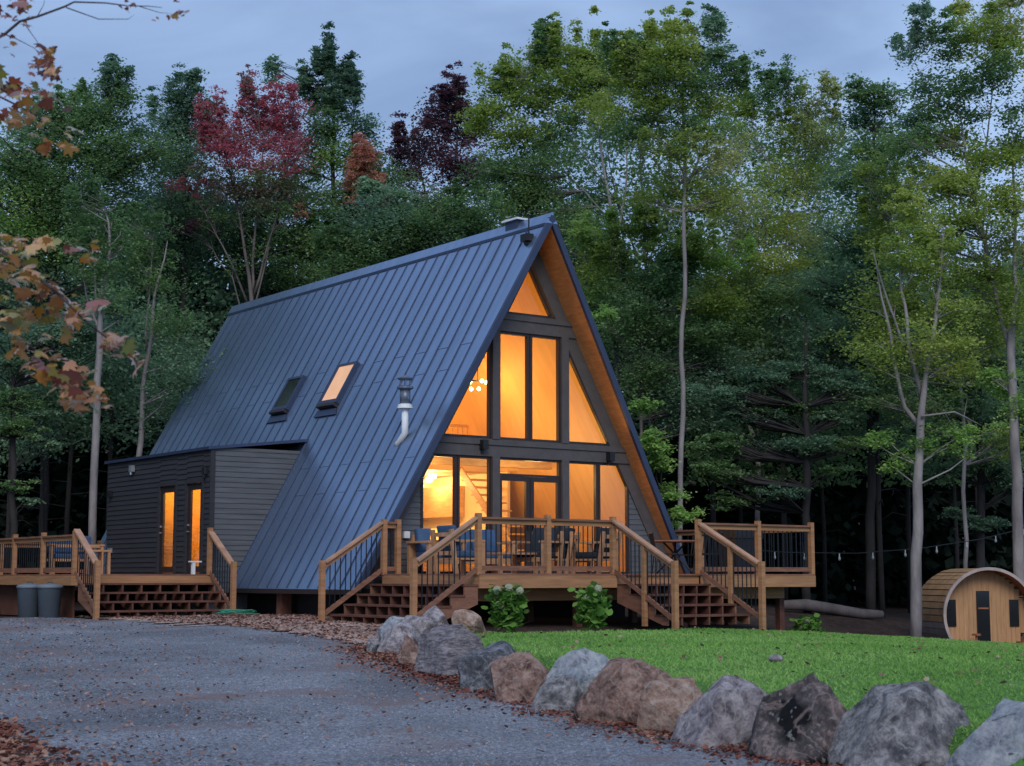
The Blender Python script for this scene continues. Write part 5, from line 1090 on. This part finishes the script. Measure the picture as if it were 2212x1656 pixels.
# far wood: one mass of foliage closing the view between the trunks
V, MI = [], []
def mass(n, Dr, x0, x1, ytop, ybot, mi, size):
    D = RNG.uniform(*Dr, n); px = RNG.uniform(x0, x1, n); u = RNG.random(n); py = ytop(px) + (ybot - ytop(px)) * u
    s = D / F; zc = D; R = (px - 1106) * s; z = CZ + D * (SP + (828 - py) / F * CP) / (CP - (828 - py) / F * SP)
    x, y = rd(R, D); V.append(leaves(np.stack([x, y, z], -1), size, .3, .7)); MI.append(np.full(n, mi))
cl = lambda y, amp=40: (lambda px: y + amp * np.sin(px * .013) + .5 * amp * np.sin(px * .041 + 1))
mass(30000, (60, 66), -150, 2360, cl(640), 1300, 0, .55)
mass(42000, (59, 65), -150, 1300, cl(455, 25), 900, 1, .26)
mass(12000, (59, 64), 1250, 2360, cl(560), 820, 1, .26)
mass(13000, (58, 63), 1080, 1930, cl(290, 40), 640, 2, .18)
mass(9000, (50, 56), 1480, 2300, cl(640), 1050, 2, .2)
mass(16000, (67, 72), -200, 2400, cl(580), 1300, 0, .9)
def side_mass(n, R0, R1, D0, D1, h, size):     # wood carried on out of view at left, added to darken roof reflections
    R = RNG.uniform(R0, R1, n); D = RNG.uniform(D0, D1, n); z = -1 + h * RNG.random(n) ** .8 * (.75 + .25 * np.sin(D * .9) * np.sin(R * .7)); x, y = rd(R, D)
    V.append(leaves(np.stack([x, y, z], -1), size, .3, .7)); MI.append(np.full(n, 1))
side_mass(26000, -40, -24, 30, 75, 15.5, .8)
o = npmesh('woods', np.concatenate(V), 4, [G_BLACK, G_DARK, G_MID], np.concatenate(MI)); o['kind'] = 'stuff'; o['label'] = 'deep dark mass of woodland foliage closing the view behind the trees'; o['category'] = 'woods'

#NEAR MAPLE
def near_maple():
    D = 9.0; t0 = at(-330, 1900, D); x, y = t0.x, t0.y
    t = thing('maple_tree', 'foreground maple branches with orange and green autumn leaves reaching in from the left', 'tree', (x, y, zxy(x, y)))
    b = MB(); pts = [Vector((x, y, zxy(x, y) - .1)), at(-340, 1200, D), at(-330, 600, D), at(-320, 100, D), at(-320, -300, D)]; b.tube(pts, [.17, .15, .13, .11, .08], 10)
    def br(pl, r0, Dz=0):
        P = [at(px, py, D + Dz) for px, py in pl]; n = len(P); b.tube(P, [r0 * (1 - .85 * i / (n - 1)) for i in range(n)], 5); return P
    br([(-325, 250), (-120, 140), (10, 75), (43, 47), (80, 37), (140, 15), (160, 5), (227, 7), (274, 13), (320, 14), (350, 17)], .011)
    br([(143, 17), (213, 42), (277, 42), (290, 32)], .004); br([(10, 75), (30, 82), (75, 105), (100, 140)], .004); br([(55, 55), (80, 90), (95, 130)], .003); br([(300, 14), (345, 28), (375, 30)], .003); br([(80, 37), (95, 10), (98, -20)], .003)
    br([(-325, 330), (-100, 200), (0, 210), (80, 250), (145, 310)], .012, .3)
    br([(-328, 620), (-120, 500), (0, 540), (70, 590), (130, 640), (190, 700), (250, 745), (300, 785)], .014, -.2)
    br([(-328, 800), (-120, 640), (0, 690), (80, 760), (150, 820), (205, 880)], .012, .1); br([(60, 580), (105, 690), (140, 770)], .004, 0); br([(0, 540), (100, 530), (150, 545), (205, 560), (230, 545)], .003)
    b.build('trunk', M['twig'], t, True)
    C, S, MI = [], [], []
    def cl_(pl, n, sg, size, w, Dz=0):
        pl = np.array(pl, float)
        for _ in range(int(n * 1.7)):
            u = RNG.uniform(0, len(pl) - 1 - 1e-6) if len(pl) > 1 else 0; i = int(u); f = u - i
            p = pl[i] * (1 - f) + pl[min(i + 1, len(pl) - 1)] * f + RNG.normal(size=2) * np.array(sg)
            C.append(np.array(at(p[0], p[1], D + Dz + RNG.normal() * .18))); S.append(size * RNG.uniform(.42, .78)); MI.append(RNG.choice(3, p=w))
    OR, YG, RBn = (.80, .15, .05), (.22, .68, .10), (.2, .05, .75)
    cl_([(5, 25), (45, 12), (60, 35)], 16, (14, 12), .085, RBn); cl_([(5, 70), (30, 100)], 5, (10, 12), .08, RBn)
    cl_([(268, 12), (290, 16)], 5, (8, 7), .07, RBn); cl_([(362, 34), (395, 28)], 7, (8, 6), .075, RBn); cl_([(385, 2)], 2, (4, 3), .06, RBn); cl_([(337, 40)], 2, (4, 3), .05, RBn)
    cl_([(105, 100), (92, 140), (105, 168)], 26, (12, 10), .10, (.35, .02, .63))
    cl_([(0, 195), (60, 200), (130, 210)], 16, (20, 16), .12, (.15, .25, .6)); cl_([(0, 240), (60, 260), (140, 300)], 20, (22, 18), .12, (.4, .45, .15)); cl_([(60, 315), (135, 320)], 8, (14, 8), .12, (.9, .1, 0)); cl_([(0, 150), (15, 220)], 8, (10, 20), .12, (.2, .6, .2))
    cl_([(0, 535), (60, 580), (130, 640), (180, 690)], 46, (20, 22), .15, (.55, .38, .07)); cl_([(0, 590), (40, 650), (90, 690)], 26, (22, 22), .15, YG); cl_([(10, 530), (85, 535)], 12, (22, 12), .14, (.8, .2, 0))
    cl_([(220, 720), (260, 745), (300, 785)], 20, (11, 12), .13, (.8, .1, .1)); cl_([(160, 530), (200, 545)], 8, (16, 10), .11, (.5, .4, .1))
    cl_([(30, 745), (80, 775), (130, 810), (170, 840), (205, 865)], 52, (18, 20), .15, (.75, .17, .08)); cl_([(0, 700), (50, 700)], 12, (20, 18), .14, YG)
    C = np.array(C); S = np.array(S)
    V = np.concatenate([leaves(C[i:i + 1], S[i], .8, 1, 'maple') for i in range(len(C))]) - np.array(t.location)
    npmesh('crown', V, 14, [L_OR, L_YG, L_RB], np.array(MI), t)
near_maple()
# hydrangeas and low plants
def hydrangea(px, py0, py1, D, label, rx, flow, seed):
    p = at(px, py1, D); t = thing('hydrangea_bush', label, 'bush', tuple(p), 'white hydrangeas before the deck'); s = D / F; Hh = (py1 - py0) * s; W = rx * s
    n = 760; ks = RNG.integers(0, 9, n); tt = RNG.uniform(.12, 1, n); aa = ks * .7 + seed; rr2 = W * .78 * tt
    top = Hh * (.70 + .25 * np.sin(ks * 2.1 + seed)); c = np.stack([rr2 * np.cos(aa), rr2 * np.sin(aa), top * tt], -1) + RNG.normal(size=(n, 3)) * np.array([.085, .085, .05])
    b = MB()
    for k in range(9): a = k * .7 + seed; b.tube([(0, 0, -.05), (W * .4 * math.cos(a), W * .4 * math.sin(a), Hh * .4), (W * .75 * math.cos(a), W * .75 * math.sin(a), Hh * (.6 + .04 * k))], [.012, .009, .005], 4, False)
    b.build('stems', G_BRIGHT, t, local=True).name = 'stem'
    npmesh('leaves', leaves(c, .15, .7, .75, 'hex'), 6, [leafmat('hydrangea_leaf', [(.06, .16, .03), (.14, .29, .06), (.24, .40, .10)], .3, None, 2)], None, t).name = 'foliage'
    for fx, fy in flow:
        f = Vector((((fx - px) * s) * CYW - .55 * W * SY, -((fx - px) * s) * SY - .55 * W * CYW, (py1 - fy) * s)); g = sphere_pts(70); g /= np.linalg.norm(g, axis=1)[:, None]; g = g * np.array([.10, .10, .09]) + np.array(f)
        bm = bmesh.new(); bmesh.ops.create_icosphere(bm, subdivisions=3, radius=.075)
        for v in bm.verts: v.co = v.co * (1 + .22 * noise.noise(v.co * 40 + Vector((fx, fy, 0)))) + f
        me = bpy.data.meshes.new('flower_head'); bm.to_mesh(me); bm.free(); me.materials.append(FL); ob = bpy.data.objects.new('flower_head', me); COL.objects.link(ob); ob.parent = t
FL = mat('hydrangea_petals', (.30, .36, .19), .7, .35, 18, .5, 60, col2=(.44, .42, .32))
hydrangea(1095, 1266, 1356, 28.6, 'leafy hydrangea with pale flower heads under the middle of the deck front', 34, [(1074, 1277), (1100, 1272), (1122, 1278), (1080, 1308)], 1)
hydrangea(1278, 1270, 1352, 29.4, 'smaller hydrangea with a tall white bloom near the right hand steps', 30, [(1291, 1274), (1270, 1294)], 2)
hydrangea(1746, 1336, 1372, 35.3, 'tiny hydrangea with white blooms by the right deck post', 18, [(1742, 1346), (1732, 1358), (1757, 1358)], 3)
#WORLD
w = bpy.data.worlds.new('World'); scn.world = w; w.use_nodes = True
n = w.node_tree.nodes; l = w.node_tree.links; n.clear()
SUN_EL, SUN_AZ = rad(38), rad(212)         # azimuth measured from +Y clockwise
out = n.new('ShaderNodeOutputWorld'); bg = n.new('ShaderNodeBackground'); l.new(bg.outputs[0], out.inputs[0])
sky = n.new('ShaderNodeTexSky'); sky.sky_type = 'NISHITA'; sky.sun_disc = False; sky.sun_elevation = SUN_EL; sky.sun_rotation = SUN_AZ; sky.air_density = 1.2; sky.dust_density = 1.5; sky.ozone_density = 2
tc = n.new('ShaderNodeTexCoord'); mp = n.new('ShaderNodeMapping'); mp.inputs['Scale'].default_value = (1, 1, 2.6); l.new(tc.outputs['Generated'], mp.inputs[0])
t1 = n.new('ShaderNodeTexNoise'); t1.inputs['Scale'].default_value = 4.2; t1.inputs['Detail'].default_value = 6; t1.inputs['Roughness'].default_value = .5; t1.inputs['Distortion'].default_value = .5; l.new(mp.outputs[0], t1.inputs['Vector'])
cr = n.new('ShaderNodeValToRGB'); cr.color_ramp.elements[0].position = .36; cr.color_ramp.elements[1].position = .64
cr.color_ramp.elements[0].color = (2.5, 3.75, 6.3, 1); cr.color_ramp.elements[1].color = (4.1, 5.8, 9.0, 1); l.new(t1.outputs['Fac'], cr.inputs[0])
sep = n.new('ShaderNodeSeparateXYZ'); l.new(tc.outputs['Generated'], sep.inputs[0])
gr = n.new('ShaderNodeMapRange'); gr.inputs[1].default_value = .12; gr.inputs[2].default_value = .50; gr.inputs[3].default_value = 1.22; gr.inputs[4].default_value = .87; l.new(sep.outputs['Z'], gr.inputs[0])
sc_ = n.new('ShaderNodeVectorMath'); sc_.operation = 'SCALE'; l.new(cr.outputs[0], sc_.inputs[0]); l.new(gr.outputs[0], sc_.inputs['Scale'])
mx = n.new('ShaderNodeMix'); mx.data_type = 'RGBA'; mx.inputs[0].default_value = .88; l.new(sky.outputs[0], mx.inputs[6]); l.new(sc_.outputs[0], mx.inputs[7])
l.new(mx.outputs[2], bg.inputs[0]); bg.inputs[1].default_value = .099
sd = bpy.data.lights.new('sun', 'SUN'); sd.energy = 1.5; sd.angle = rad(28); sd.color = (1, .96, .92)
so = bpy.data.objects.new('sun', sd); COL.objects.link(so)
dirv = Vector((math.sin(SUN_AZ) * math.cos(SUN_EL), math.cos(SUN_AZ) * math.cos(SUN_EL), math.sin(SUN_EL)))
so.rotation_euler = (-dirv).to_track_quat('-Z', 'Y').to_euler(); so.location = dirv * 60
#CAMERA
cam = bpy.data.cameras.new('camera'); co = bpy.data.objects.new('camera', cam); COL.objects.link(co); scn.camera = co
cam.sensor_width = 36; cam.lens = F / 2212 * 36; cam.clip_end = 800; cam.clip_start = .1
co.location = (CX, CY, CZ); cam.dof.use_dof = True; cam.dof.focus_distance = 36; cam.dof.aperture_fstop = 4.5
fwd = Vector((SY * CP, CYW * CP, SP)); right = Vector((CYW, -SY, 0)); up = right.cross(fwd)
r2 = right * math.cos(-ROLL) + up * math.sin(-ROLL) if False else right; u2 = up
mat3 = Matrix((r2, u2, -fwd)).transposed(); co.rotation_euler = mat3.to_euler()
scn.view_settings.view_transform = 'Standard'; scn.view_settings.look = 'None'; scn.view_settings.exposure = 0; scn.view_settings.gamma = 1
scn.cycles.use_denoising = True; scn.cycles.max_bounces = 6; scn.cycles.transparent_max_bounces = 8; scn.cycles.sample_clamp_indirect = 6
scn.cycles.caustics_reflective = False; scn.cycles.caustics_refractive = False
